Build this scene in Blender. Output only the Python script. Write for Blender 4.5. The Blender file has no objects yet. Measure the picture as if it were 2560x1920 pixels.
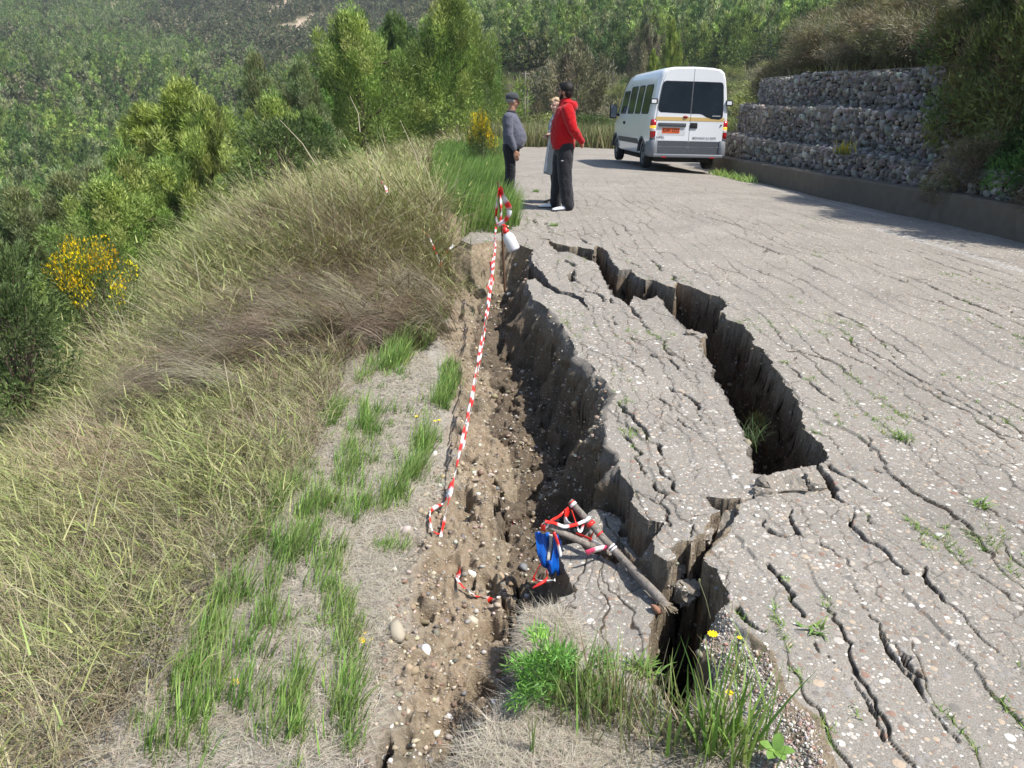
import bpy, bmesh, math, random
import numpy as np
from mathutils import Vector, Matrix
random.seed(7)
RNG = np.random.default_rng(7)
C = bpy.context.scene.collection
scene = bpy.context.scene

# ------------------------------------------------------------------ camera, sky, sun, exposure
CAM_H = 1.6; PITCH = math.radians(20.4); FPX = 1932.5
cam_d = bpy.data.cameras.new('camera'); cam = bpy.data.objects.new('camera', cam_d); C.objects.link(cam)
cam.location = (0, 0, CAM_H); cam.rotation_euler = (math.pi/2-PITCH, 0, 0)
cam_d.sensor_width = 36; cam_d.lens = FPX/2560*36; cam_d.clip_start = 0.05; cam_d.clip_end = 5000
scene.camera = cam
SUN_EL = math.radians(56); SUN_AZ = math.radians(-24)          # azimuth measured from +x; negative = behind the camera
sd = Vector((math.cos(SUN_EL)*math.cos(SUN_AZ), math.cos(SUN_EL)*math.sin(SUN_AZ), math.sin(SUN_EL)))
w = bpy.data.worlds.new('World'); scene.world = w; w.use_nodes = True
nt = w.node_tree; bg = nt.nodes['Background']
sky = nt.nodes.new('ShaderNodeTexSky'); sky.sky_type = 'NISHITA'; sky.sun_disc = False
sky.sun_elevation = SUN_EL; sky.sun_rotation = math.atan2(sd.x, sd.y)
nt.links.new(sky.outputs[0], bg.inputs[0]); bg.inputs[1].default_value = 0.12
sun_d = bpy.data.lights.new('sun', 'SUN'); sun_d.energy = 4.2; sun_d.angle = math.radians(0.5); sun_d.color = (1, .965, .91)
sun = bpy.data.objects.new('sun', sun_d); C.objects.link(sun); sun.rotation_euler = sd.to_track_quat('Z', 'Y').to_euler()
vs = scene.view_settings; vs.view_transform = 'Standard'; vs.look = 'None'; vs.exposure = 0.72; vs.gamma = 1
scene.cycles.max_bounces = 5; scene.cycles.diffuse_bounces = 3; scene.cycles.glossy_bounces = 2
scene.cycles.transparent_max_bounces = 6; scene.cycles.volume_bounces = 0

# ------------------------------------------------------------------ pixel (2560x1920 photo) -> world
def D(z): return z*.72 if z < -.2 else z                        # soil levels read a little too deep from the photo
def G(u, v, z=0.0):
    z = D(z)
    a = (u-1280)/FPX; b = (960-v)/FPX
    d = (a, math.cos(PITCH)+b*math.sin(PITCH), -math.sin(PITCH)+b*math.cos(PITCH))
    t = (z-CAM_H)/d[2]
    return (d[0]*t, d[1]*t)
def G2(u, v, z=0.0):                                           # same, from 2212-wide reading
    return G(u*1.1573, v*1.1573, z)
def P3(u, v, z): return (*G(u, v, z), D(z))
def atY(u, v, y):                                              # point on the ray at distance y
    a = (u-1280)/FPX; b = (960-v)/FPX
    d = (a, math.cos(PITCH)+b*math.sin(PITCH), -math.sin(PITCH)+b*math.cos(PITCH)); t = y/d[1]
    return Vector((d[0]*t, y, CAM_H+d[2]*t))

# ------------------------------------------------------------------ numeric helpers
def _h(ix, iy, s=0):
    n = (ix.astype(np.int64)*374761393 + iy.astype(np.int64)*668265263 + s*1442695041) & 0xffffffff
    n = ((n ^ (n >> 13))*1274126177) & 0xffffffff
    n = ((n ^ (n >> 16))*2246822519) & 0xffffffff
    return ((n ^ (n >> 15)) & 0xffffff)/float(0xffffff)
def vnoise(x, y, s=0):
    ix = np.floor(x); iy = np.floor(y); fx = x-ix; fy = y-iy
    fx = fx*fx*(3-2*fx); fy = fy*fy*(3-2*fy); ix = ix.astype(np.int64); iy = iy.astype(np.int64)
    a = _h(ix, iy, s); b = _h(ix+1, iy, s); c = _h(ix, iy+1, s); d = _h(ix+1, iy+1, s)
    return (a*(1-fx)+b*fx)*(1-fy)+(c*(1-fx)+d*fx)*fy
def fbm(x, y, o=4, s=0):
    r = 0; a = 1; t = 0
    for k in range(o): r = r+a*vnoise(x*2**k+17.3*k, y*2**k-9.1*k, s+k); t += a; a *= .5
    return r/t
def sstep(a, b, x):
    t = np.clip((x-a)/(b-a), 0, 1); return t*t*(3-2*t)
def voro(x, y, s=0, sx=1.0, sy=1.0):                                           # edge distance and cell id value
    ix = np.floor(x); iy = np.floor(y)
    best = np.full(x.shape, 1e9); bx = np.zeros_like(x); by = np.zeros_like(x); cid = np.zeros_like(x)
    pts = []
    for i in (-1, 0, 1):
        for j in (-1, 0, 1):
            cx = ix+i; cy = iy+j
            px = cx+.12+.76*_h(cx, cy, s); py = cy+.12+.76*_h(cx, cy, s+5)
            dx = px-x; dy = py-y; d = dx*dx+dy*dy; m = d < best
            best = np.where(m, d, best); bx = np.where(m, dx, bx); by = np.where(m, dy, by); cid = np.where(m, _h(cx, cy, s+9), cid)
            pts.append((dx, dy))
    ed = np.full(x.shape, 1e9)
    for dx, dy in pts:
        ex = dx-bx; ey = dy-by; L = np.sqrt(ex*ex+ey*ey)
        e = np.where(L > 1e-6, ((dx+bx)*.5*ex+(dy+by)*.5*ey)/np.maximum(L, 1e-6), 1e9)
        e = e/np.sqrt((ex/np.maximum(L, 1e-6)/sx)**2+(ey/np.maximum(L, 1e-6)/sy)**2+1e-12)
        ed = np.minimum(ed, np.where(L > 1e-6, e, 1e9))
    return ed, cid, bx, by
def sdist(x, y, poly):                                         # signed distance, positive inside
    p = np.array(poly, float); n = len(p); lo = p.min(0)-1.2; hi = p.max(0)+1.2
    out = np.full(x.shape, -1.2)
    m = (x > lo[0]) & (x < hi[0]) & (y > lo[1]) & (y < hi[1])
    X = x[m]; Y = y[m]
    if X.size == 0: return out
    d = np.full(X.shape, 1e9); ins = np.zeros(X.shape, bool)
    for i in range(n):
        ax, ay = p[i]; bx, by = p[(i+1) % n]; ex = bx-ax; ey = by-ay; L = ex*ex+ey*ey+1e-12
        t = np.clip(((X-ax)*ex+(Y-ay)*ey)/L, 0, 1)
        d = np.minimum(d, (X-ax-t*ex)**2+(Y-ay-t*ey)**2)
        c = ((ay > Y) != (by > Y)) & (X < ex*(Y-ay)/(ey if abs(ey) > 1e-12 else 1e-12)+ax)
        ins ^= c
    d = np.minimum(np.sqrt(d), 1.2); out[m] = np.where(ins, d, -d); return out
def ldist(x, y, line):                                         # distance to a polyline
    p = np.array(line, float); lo = p.min(0)-.3; hi = p.max(0)+.3
    out = np.full(x.shape, .3); m = (x > lo[0]) & (x < hi[0]) & (y > lo[1]) & (y < hi[1])
    X = x[m]; Y = y[m]; d = np.full(X.shape, .09)
    for i in range(len(p)-1):
        ax, ay = p[i]; bx, by = p[i+1]; ex = bx-ax; ey = by-ay; L = ex*ex+ey*ey+1e-12
        t = np.clip(((X-ax)*ex+(Y-ay)*ey)/L, 0, 1)
        d = np.minimum(d, (X-ax-t*ex)**2+(Y-ay-t*ey)**2)
    out[m] = np.sqrt(d); return out

# ------------------------------------------------------------------ mesh / object helpers
def mesh_np(name, V, F, col=None, smooth=False, attrs=None):
    V = np.asarray(V, np.float32); F = np.asarray(F, np.int32); me = bpy.data.meshes.new(name)
    n, k = F.shape
    me.vertices.add(len(V)); me.vertices.foreach_set('co', V.ravel())
    me.loops.add(n*k); me.loops.foreach_set('vertex_index', F.ravel())
    me.polygons.add(n); me.polygons.foreach_set('loop_start', np.arange(0, n*k, k, dtype=np.int32))
    if smooth: me.polygons.foreach_set('use_smooth', np.ones(n, bool))
    me.update(calc_edges=True)
    if col is not None:
        a = me.attributes.new('tint', 'FLOAT_COLOR', 'POINT')
        c = np.ones((len(V), 4), np.float32); c[:, :3] = col; a.data.foreach_set('color', c.ravel())
    for nm, arr in (attrs or {}).items():
        a = me.attributes.new(nm, 'FLOAT', 'POINT'); a.data.foreach_set('value', np.asarray(arr, np.float32))
    return me
def link(name, me, m=None, parent=None):
    o = bpy.data.objects.new(name, me); C.objects.link(o)
    if m is not None: o.data.materials.append(m)
    if parent is not None: o.parent = parent
    return o
def tag(o, label=None, cat=None, group=None, kind=None):
    if label: o['label'] = label
    if cat: o['category'] = cat
    if group: o['group'] = group
    if kind: o['kind'] = kind
    return o
def empty(name, loc, label, cat, group=None, rz=0):
    o = bpy.data.objects.new(name, None); C.objects.link(o); o.location = loc; o.rotation_euler = (0, 0, rz); o.empty_display_size = .1
    return tag(o, label, cat, group)
def copy_tree(o, parent=None):
    c = o.copy(); C.objects.link(c); c.parent = parent
    for ch in list(o.children): copy_tree(ch, c)
    return c
def bm_obj(name, bm, m, parent=None, smooth=False):
    me = bpy.data.meshes.new(name); bmesh.ops.recalc_face_normals(bm, faces=bm.faces[:]); bm.to_mesh(me); bm.free()
    if smooth:
        for p in me.polygons: p.use_smooth = True
    return link(name, me, m, parent)
def bx(bm, x0, x1, y0, y1, z0, z1, bev=0):
    r = bmesh.ops.create_cube(bm, size=1)
    for v in r['verts']: v.co = Vector(((x0+x1)/2+v.co.x*(x1-x0), (y0+y1)/2+v.co.y*(y1-y0), (z0+z1)/2+v.co.z*(z1-z0)))
    if bev:
        es = list({e for v in r['verts'] for e in v.link_edges})
        bmesh.ops.bevel(bm, geom=es, offset=bev, segments=2, affect='EDGES', profile=.6)
def tube(bm, pts, rad, n=8, flat=1.0):
    pts = [Vector(p) for p in pts]
    if not hasattr(rad, '__len__'): rad = [rad]*len(pts)
    rings = []; up = Vector((0, 0, 1)); prev = None
    for i, p in enumerate(pts):
        t = (pts[min(i+1, len(pts)-1)]-pts[max(i-1, 0)]).normalized()
        if prev is None:
            a = t.cross(up) if abs(t.dot(up)) < .95 else t.cross(Vector((1, 0, 0)))
        else: a = prev-t*prev.dot(t)
        a.normalize(); prev = a; b = t.cross(a)
        rings.append([bm.verts.new(p+(a*math.cos(2*math.pi*k/n)+b*math.sin(2*math.pi*k/n)*flat)*rad[i]) for k in range(n)])
    for i in range(len(rings)-1):
        for k in range(n): bm.faces.new((rings[i][k], rings[i][(k+1) % n], rings[i+1][(k+1) % n], rings[i+1][k]))
    bm.faces.new(rings[0][::-1]); bm.faces.new(rings[-1])
def loft(bm, rings, cap=True):
    R = [[bm.verts.new(p) for p in r] for r in rings]; n = len(R[0])
    for i in range(len(R)-1):
        for k in range(n): bm.faces.new((R[i][k], R[i][(k+1) % n], R[i+1][(k+1) % n], R[i+1][k]))
    if cap: bm.faces.new(R[0][::-1]); bm.faces.new(R[-1])
def ell(c, rx, ry, n=16, ang=0):
    return [Vector((c[0]+rx*math.cos(2*math.pi*k/n), c[1]+ry*math.sin(2*math.pi*k/n), c[2])) for k in range(n)]
def ball(bm, c, r, seg=16, rings=10):
    if not hasattr(r, '__len__'): r = (r, r, r)
    g = bmesh.ops.create_uvsphere(bm, u_segments=seg, v_segments=rings, radius=1)
    for v in g['verts']: v.co = Vector((c[0]+v.co.x*r[0], c[1]+v.co.y*r[1], c[2]+v.co.z*r[2]))

# ------------------------------------------------------------------ materials
class NT:
    def __init__(s, name):
        s.m = bpy.data.materials.new(name); s.m.use_nodes = True; s.t = s.m.node_tree; s.b = s.t.nodes['Principled BSDF']
    def n(s, typ, **k):
        x = s.t.nodes.new('ShaderNode'+typ)
        for a, v in k.items():
            if a.startswith('i_'):
                key = a[2:]; x.inputs[int(key) if key.isdigit() else key.replace('_', ' ')].default_value = v
            else: setattr(x, a, v)
        return x
    def l(s, a, b): s.t.links.new(a, b)
    def mix(s, f, a, b, blend='MIX'):
        x = s.n('Mix', data_type='RGBA', blend_type=blend)
        for i, v in ((0, f), (6, a), (7, b)):
            if isinstance(v, (int, float)): x.inputs[i].default_value = v if i == 0 else (v, v, v, 1)
            elif isinstance(v, (tuple, list)): x.inputs[i].default_value = (*v[:3], 1)
            else: s.l(v, x.inputs[i])
        return x.outputs[2]
    def math(s, op, a, b=0.0, c=None):
        x = s.n('Math', operation=op)
        for i, v in enumerate((a, b, c)):
            if v is None: continue
            if isinstance(v, (int, float)): x.inputs[i].default_value = v
            else: s.l(v, x.inputs[i])
        return x.outputs[0]
    def ramp(s, f, stops, interp='LINEAR'):
        x = s.n('ValToRGB'); x.color_ramp.interpolation = interp; e = x.color_ramp.elements
        while len(e) < len(stops): e.new(.5)
        for k, (p, c) in enumerate(stops):
            e[k].position = p; e[k].color = (*c, 1) if hasattr(c, '__len__') else (c, c, c, 1)
        s.l(f, x.inputs[0]); return x.outputs[0]
    def noise(s, scale, detail=4, rough=.55, vec=None):
        x = s.n('TexNoise'); x.inputs['Scale'].default_value = scale; x.inputs['Detail'].default_value = detail; x.inputs['Roughness'].default_value = rough
        s.l(vec or s.obj(), x.inputs['Vector']); return x
    def voronoi(s, scale, feature='F1', vec=None, rnd=1.0):
        x = s.n('TexVoronoi', feature=feature); x.inputs['Scale'].default_value = scale; x.inputs['Randomness'].default_value = rnd
        s.l(vec or s.obj(), x.inputs['Vector']); return x
    def obj(s):
        if not hasattr(s, '_tc'): s._tc = s.n('TexCoord')
        return s._tc.outputs['Object']
    def attr(s, name, col=False):
        x = s.n('Attribute', attribute_name=name); return x.outputs['Color' if col else 'Fac']
    def bump(s, h, strength=.5, dist=.01, norm=None):
        x = s.n('Bump'); x.inputs['Strength'].default_value = strength; x.inputs['Distance'].default_value = dist; s.l(h, x.inputs['Height'])
        if norm is not None: s.l(norm, x.inputs['Normal'])
        return x.outputs[0]
    def done(s, col=None, rough=None, norm=None, spec=None, **k):
        if col is not None:
            if isinstance(col, (tuple, list)): s.b.inputs['Base Color'].default_value = (*col[:3], 1)
            else: s.l(col, s.b.inputs['Base Color'])
        if rough is not None:
            if isinstance(rough, (int, float)): s.b.inputs['Roughness'].default_value = rough
            else: s.l(rough, s.b.inputs['Roughness'])
        if norm is not None: s.l(norm, s.b.inputs['Normal'])
        if spec is not None: s.b.inputs['Specular IOR Level'].default_value = spec
        for a, v in k.items(): s.b.inputs[a.replace('_', ' ')].default_value = v
        return s.m
def plain(name, col, rough=.6, spec=.4, var=.12, scale=12, bump=0, **k):
    m = NT(name); nz = m.noise(scale, 4)
    c = m.mix(nz.outputs[0], tuple(x*(1-var) for x in col), tuple(min(1, x*(1+var)) for x in col))
    nm = m.bump(nz.outputs[0], bump, .01) if bump else None
    return m.done(c, rough, nm, spec, **k)

PEB = [(0, (.19, .18, .165)), (.18, (.33, .30, .27)), (.34, (.24, .19, .15)), (.48, (.50, .47, .43)), (.60, (.28, .27, .26)),
       (.70, (.46, .37, .28)), (.80, (.27, .17, .13)), (.86, (.66, .64, .60)), (.94, (.40, .36, .31))]
def asphalt_mat(name, base=(.250, .236, .210)):
    m = NT(name)
    big = m.noise(1.3, 5); mid = m.noise(38, 5); fine = m.noise(260, 3, .7)
    c0 = m.mix(m.ramp(fine.outputs[0], [(.3, .0), (.7, 1)]), tuple(x*.42 for x in base), tuple(x*1.6 for x in base))
    def layer(col, scale, r, keep):
        v = m.voronoi(scale); sel = m.n('SeparateColor'); m.l(v.outputs['Color'], sel.inputs[0])
        rr = m.math('MULTIPLY_ADD', sel.outputs[1], r*.55, r*.55)
        inside = m.math('SUBTRACT', rr, v.outputs['Distance'])
        mask = m.math('MULTIPLY', m.math('MULTIPLY', inside, 14.0), 1.0)
        mask = m.n('Clamp').outputs[0] if False else m.math('MINIMUM', m.math('MAXIMUM', mask, 0.0), 1.0)
        k = m.math('LESS_THAN', sel.outputs[2], keep)
        mask = m.math('MULTIPLY', mask, k)
        pc = m.ramp(sel.outputs[0], PEB, 'CONSTANT')
        return m.mix(mask, col, pc), m.math('MULTIPLY', mask, m.math('ADD', inside, .15))
    c1, h1 = layer(c0, 80, .46, .85)
    c2, h2 = layer(c1, 38, .44, .5)
    c3, h3 = layer(c2, 21, .38, .16)
    c4 = m.mix(m.ramp(big.outputs[0], [(.3, 0), (.7, 1)]), m.mix(1.0, c3, (.80, .78, .75), 'MULTIPLY'), m.mix(1.0, c3, (1.06, 1.03, .99), 'MULTIPLY'))
    c4 = m.mix(m.math('MULTIPLY', mid.outputs[0], .18), c4, (.34, .29, .235))
    crk = m.ramp(m.attr('crack'), [(.18, 0), (.72, 1)]); moss = m.attr('moss')
    c5 = m.mix(crk, c4, m.mix(moss, (.055, .043, .032), (.07, .10, .025)))
    paint = m.attr('paint'); c6 = m.mix(m.math('MULTIPLY', paint, m.ramp(mid.outputs[0], [(.42, .0), (.66, .6)])), c5, (.55, .55, .53))
    h = m.math('ADD', m.math('ADD', m.math('MULTIPLY', h1, .35), m.math('MULTIPLY', h2, 1.0)), m.math('MULTIPLY', h3, 1.4))
    h = m.math('ADD', h, m.math('MULTIPLY', fine.outputs[0], .35))
    return m.done(c6, .88, m.bump(h, .75, .006), .25)
M_ASPH = asphalt_mat('pebbly_asphalt')
def soil_mat():
    m = NT('soil_and_verge')
    big = m.noise(2.2, 5); mid = m.noise(22, 6, .65); fine = m.noise(140, 4, .7)
    soil = m.ramp(mid.outputs[0], [(.25, (.14, .10, .066)), (.45, (.26, .20, .135)), (.62, (.34, .27, .19)), (.8, (.21, .175, .135))])
    soil = m.mix(m.ramp(big.outputs[0], [(.4, 0), (.65, 1)]), soil, m.mix(1.0, soil, (.80, .84, .85), 'MULTIPLY'))
    v = m.voronoi(62); s = m.n('SeparateColor'); m.l(v.outputs['Color'], s.inputs[0])
    ins = m.math('SUBTRACT', m.math('MULTIPLY_ADD', s.outputs[1], .26, .14), v.outputs['Distance'])
    mk = m.math('MINIMUM', m.math('MAXIMUM', m.math('MULTIPLY', ins, 12.0), 0.0), 1.0)
    mk = m.math('MULTIPLY', mk, m.math('LESS_THAN', s.outputs[2], .55))
    soil2 = m.mix(mk, soil, m.mix(.35, m.ramp(s.outputs[0], PEB, 'CONSTANT'), (.42, .34, .25)))
    th = m.ramp(m.noise(75, 5, .75).outputs[0], [(.3, (.15, .135, .115)), (.48, (.31, .285, .245)), (.66, (.47, .44, .385))])
    c = m.mix(m.attr('thatch'), soil2, th)
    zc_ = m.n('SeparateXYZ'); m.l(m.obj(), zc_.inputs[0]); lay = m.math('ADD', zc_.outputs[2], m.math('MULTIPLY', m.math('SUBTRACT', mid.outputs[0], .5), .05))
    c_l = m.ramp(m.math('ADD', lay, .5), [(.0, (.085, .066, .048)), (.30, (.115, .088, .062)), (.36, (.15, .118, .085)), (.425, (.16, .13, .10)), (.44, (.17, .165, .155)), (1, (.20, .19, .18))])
    c = m.mix(m.attr('deep_shade'), c, m.mix(mk, m.mix(fine.outputs[0], m.mix(1.0, c_l, (.6, .6, .6), 'MULTIPLY'), m.mix(1.0, c_l, (1.5, 1.45, 1.4), 'MULTIPLY')), m.mix(.5, m.ramp(s.outputs[0], PEB, 'CONSTANT'), (.14, .12, .10))))  # shade inside fissures and on pit walls painted in as darker soil layers
    fo = m.ramp(m.noise(.35, 8, .7).outputs[0], [(.3, (.03, .04, .016)), (.5, (.06, .07, .028)), (.7, (.12, .105, .055))])
    c = m.mix(m.attr('far'), c, fo)
    c = m.mix(m.attr('bare'), c, m.ramp(m.noise(.5, 6, .7).outputs[0], [(.3, (.24, .18, .12)), (.6, (.46, .37, .27))]))
    h = m.math('ADD', m.math('ADD', m.math('MULTIPLY', mid.outputs[0], 1.6), m.math('MULTIPLY', fine.outputs[0], .6)), m.math('MULTIPLY', mk, .35))
    return m.done(c, .95, m.bump(h, .9, .014), .15)
M_SOIL = soil_mat()
def tint_mat(name, rough=.6, sub=.0, spec=.25, trans=.25):
    m = NT(name); c = m.attr('tint', True)
    m.done(c, rough, None, spec)
    if trans:
        tr = m.n('BsdfTranslucent'); m.l(m.mix(1.0, c, (1.2, 1.25, .75), 'MULTIPLY'), tr.inputs[0])
        mx = m.n('MixShader'); mx.inputs[0].default_value = trans; out = m.t.nodes['Material Output']
        m.l(m.b.outputs[0], mx.inputs[1]); m.l(tr.outputs[0], mx.inputs[2]); m.l(mx.outputs[0], out.inputs[0])
    return m.m
M_LEAF = tint_mat('leaf', .55); M_STRAW = tint_mat('dry_stalks', .6, trans=.15); M_STONE = tint_mat('stone_colours', .8, trans=0)
M_BARK = plain('bark', (.13, .095, .07), .9, .2, .35, 30, .5)

# ------------------------------------------------------------------ terrain heights
WY = np.array([-5, 6, 9.35, 13, 16.5, 19.6, 21, 24, 27, 35, 60]); WX = np.array([6.0, 6.15, 6.2, 6.1, 5.85, 5.66, 5.66, 5.85, 7.0, 10.0, 18.])
def wall_x(y): return np.interp(y, WY, WX)
LR = np.array([0, 3, 6, 12, 20, 30, 50, 80, 120, 180, 260, 350, 500, 800, 1500]); LZ = np.array([0, -.3, -1.2, -2.9, -5.3, -8, -12, -15, -14, -6, 9, 27, 66, 130, 260.])
CR = np.array([0, 34, 60, 90, 130, 200, 300, 500, 800, 1500]); CZ = np.array([0, -.40, -1.3, 1.0, 7, 19, 38, 84, 150, 280.])
def base_h(x, y):
    r = np.hypot(x, y); az = np.degrees(np.arctan2(x, np.maximum(y, .01)))
    # left side: shoulder then falling slope; drop measured from the shoulder line
    edge = np.interp(y, [0, 3, 7, 12, 20, 34, 60], [-2.0, -2.3, -2.6, -2.5, -2.1, -1.2, -6])
    d = np.maximum(edge-x, 0)
    zl_far = np.interp(r, LR, LZ)+4*(fbm(x/60, y/60, 4, 3)-.5)*sstep(40, 200, r)+22*(fbm(x/160, y/160, 3, 31)-.5)*sstep(150, 500, r)
    zl = -np.minimum(d*.85*sstep(0, 3.5, d), 40); zl = np.maximum(zl, np.minimum(zl_far, 0) if False else -1e9)
    zl = np.where(d > 0, np.maximum(zl, zl_far), 0)
    zc = np.interp(r, CR, CZ)+3*(fbm(x/40, y/40, 4, 8)-.5)*sstep(40, 120, r)+16*(fbm(x/140, y/140, 3, 33)-.5)*sstep(150, 500, r)
    k = sstep(-11, 1, az)*sstep(10, 28, r)
    z = zl*(1-k)+zc*k
    # cross fall of the road to the right
    cf = -.04*sstep(8, 16, y)*np.clip(x-3, 0, 3.5)-.015*sstep(2, 8, y)*np.clip(x-2.5, 0, 4)
    z = z+cf*(1-sstep(30, 45, y))
    # right bank behind the wall
    wx = wall_x(y); e = x-wx-.35
    zb = np.where(e > 0, .15+np.minimum(e*.9, 1.75)+np.maximum(e-1.95, 0)*.72, -9)
    zb = np.minimum(zb, 14+.12*np.maximum(e, 0))+1.2*(fbm(x/3, y/3, 3, 5)-.5)*sstep(1, 4, e)
    bank = np.where(e > 0, np.maximum(z, zb*sstep(0, .25, e)*(1-sstep(45, 110, r))+z*sstep(45, 110, r)), z)
    return bank

def S(pts): return [(*G(u, v, z), D(z)) for u, v, z in pts]
CTL = S([(1316,760,-.78),(1200,760,-.62),(1240,900,-.66),(1370,900,-.80),(1300,1050,-.70),(1480,1100,-.85),(1180,1000,-.52),(1420,1250,-.78),
 (1500,1350,-.7),(1585,1360,-.55),(1100,1300,-.42),(1250,1300,-.52),(1150,1450,-.42),(1300,1450,-.55),(1380,1500,-.5),(1080,1600,-.36),(1200,1650,-.45),(1000,1850,-.32),
 (1180,1850,-.45),(1260,1600,-.5),(900,1200,-.36),(700,1500,-.28),(500,1900,-.2),(1000,950,-.38),(1090,800,-.36),(800,1000,-.34),(600,1200,-.32),
 (300,1500,-.42),(1150,690,-.5),(1160,640,-.45),(960,760,-.42),(700,830,-.5),(400,900,-.75),(1640,1430,-.3),(1690,1420,-.22),(1620,1480,-.3),(1440,1650,-.4),
 (1120,575,0),(1060,600,0),(950,620,.02),(800,640,.0),(650,700,-.2),(500,740,-.5),(1150,520,0),(1100,420,-.05),(1000,350,0),(800,420,-.1),(1210,585,0),(1250,560,0),
 (1900,1700,-.04),(2000,1850,-.01),(1780,1650,-.08),(1830,1560,-.06),(1500,1900,-.12),(1700,1900,-.1),(1300,1900,-.2)])
CTL += [(x, y, 0.) for x, y in ((1.5, 3), (1.5, 5), (1.5, 8), (1.2, 11), (0, 12), (2, 1.2), (-1, 14), (-2.5, 12), (1.5, 14))]
CTL += [(-3.2, 2.5, -.75), (-3.4, 5, -.95), (-4.5, 7, -1.7), (-2.2, 1, -.3), (-.6, .7, -.15), (.6, .7, -.1), (-3, .8, -.6), (-5, 4, -1.6)]
_c = np.array(CTL); _n = len(_c)
def _k(d2): return d2*np.log(d2+1e-9)*.5
_A = np.zeros((_n+3, _n+3)); _d = ((_c[:, None, :2]-_c[None, :, :2])**2).sum(2); _A[:_n, :_n] = _k(_d)+np.eye(_n)*.004
_A[:_n, _n:] = np.c_[np.ones(_n), _c[:, :2]]; _A[_n:, :_n] = _A[:_n, _n:].T
_w = np.linalg.solve(_A, np.r_[_c[:, 2], 0, 0, 0])
def tps(x, y):
    out = np.full(x.shape, _w[_n])+_w[_n+1]*x+_w[_n+2]*y
    for i in range(_n): out = out+_w[i]*_k((x-_c[i, 0])**2+(y-_c[i, 1])**2)
    return np.clip(out, -1.7, .15)
def soil_h(x, y):
    b = base_h(x, y); m = (x > -5.2) & (x < 2.2) & (y > .3) & (y < 14.5)
    if not m.any(): return b
    X = x[m]; Y = y[m]; t = tps(X, Y)
    k = sstep(-5.2, -3.6, X)*(1-sstep(1.6, 2.2, X))*(1-sstep(11, 14.5, Y))*sstep(.3, .8, Y)
    b = b.copy(); b[m] = b[m]*(1-k)+t*k; return b

def P(pts, z=0): return [G(u, v, z) for u, v in pts]
ROAD = P([(1209,607),(1253,602),(1291,610),(1331,624),(1327,645),(1331,663),(1322,680),(1316,697),(1320,720),(1332,749),(1358,765),(1386,784),(1396,803),(1411,828),
 (1433,860),(1443,895),(1468,907),(1484,923),(1486,938),(1506,942),(1519,967),(1540,983),(1522,1011),(1514,1048),(1516,1077),(1522,1116),(1547,1134),(1554,1185),(1583,1231),
 (1578,1256),(1592,1284),(1616,1305),(1660,1310),(1645,1330),(1624,1353),(1632,1390),(1652,1402),(1669,1410),(1700,1404),(1722,1395),(1732,1352),(1742,1350),(1765,1350),(1783,1330),(1781,1300),(1800,1285),
 (1851,1262),(1821,1334),(1753,1400),(1767,1421),(1791,1443),(1805,1486),(1824,1497),(1830,1530),(1880,1590),(1940,1640),(1960,1720),(2050,1800),(2100,1960)])
ROAD += [(1.2, 0.4), (7.5, 0.4)]+[(float(wall_x(y))+.1, float(y)) for y in (3, 6, 9, 12, 15, 18, 20, 21.5, 23, 26, 30, 34)]+[(-.6, 34.5), (-.35, 28), (-.2, 20)]
ROAD += P([(1262,440),(1268,480),(1290,515),(1262,535),(1225,560),(1172,580),(1150,600),(1180,612)])
def hole_polys():
    C1 = [(1484,629),(1491,613),(1513,626),(1532,657),(1547,676),(1573,673),(1589,689),(1611,698),(1633,698),(1665,714),(1688,719),(1692,704),(1731,715),(1768,733),(1800,740),(1815,762),(1804,777),
     (1818,798),(1854,809),(1876,831),(1887,863),(1909,874),(1923,896),(1937,925),(1952,943),(1977,975),(1990,1000),(2003,1026),(2006,1055),(2021,1084),(2053,1106),(2068,1145),(2046,1163),
     (2006,1167),(1970,1174),(1934,1185),(1909,1192),(1883,1185),(1887,1153),(1869,1134),(1872,1116),(1851,1066),(1833,1022),(1815,986),(1796,957),(1778,943),(1782,918),(1760,881),(1753,849),
     (1764,834),(1724,824),(1699,802),(1666,766),(1645,737),(1608,751),(1587,740),(1576,748),(1576,766),(1557,755),(1535,740),(1519,714),(1506,683),(1494,657),(1481,651)]
    C2 = P([(1720,1400),(1753,1395),(1767,1421),(1791,1443),(1805,1486),(1824,1497),(1826,1519),(1780,1530),(1760,1545),(1755,1580),(1757,1610),(1797,1646),(1780,1700),(1730,1780),(1705,1830)], -.02)
    C2 += P([(1672,1800),(1650,1760),(1618,1715),(1628,1671),(1624,1626),(1628,1575),(1647,1545),(1658,1512),(1680,1490),(1671,1465),(1685,1448),(1715,1440)], -.16)
    X1 = [(1756,1223),(1769,1245),(1813,1250),(1851,1248),(1853,1262),(1810,1283),(1794,1278),(1780,1267)]
    G1 = [(1325,650),(1334,664),(1354,680),(1375,712),(1402,728),(1431,732),(1456,746),(1474,778),(1454,756),(1427,739),(1390,733),(1366,718),(1341,696),(1314,698)]
    H1 = [(1345,595),(1370,598),(1380,607),(1424,616),(1449,616),(1486,626),(1480,652),(1459,645),(1440,635),(1421,629),(1396,630),(1380,617),(1370,600)]
    Q = [(1912,1212),(1935,1195),(1985,1195),(2030,1203),(2030,1228),(1990,1223),(1935,1228)]
    return [(P(C1), 1.05, .20, 'c'), (C2, .95, .03, 'c'), (P([(1778,1300),(1800,1283),(1850,1260),(1823,1334),(1755,1400),(1722,1399),(1733,1352),(1762,1350)], -.02), .38, .04, 'x'), (P(X1), .45, .08, 'x'), (P(G1), .35, .05, 'x'), (P(H1), .30, .05, 'x'), (P(Q), .22, .04, 'x')]
HOLES = hole_polys()
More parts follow.
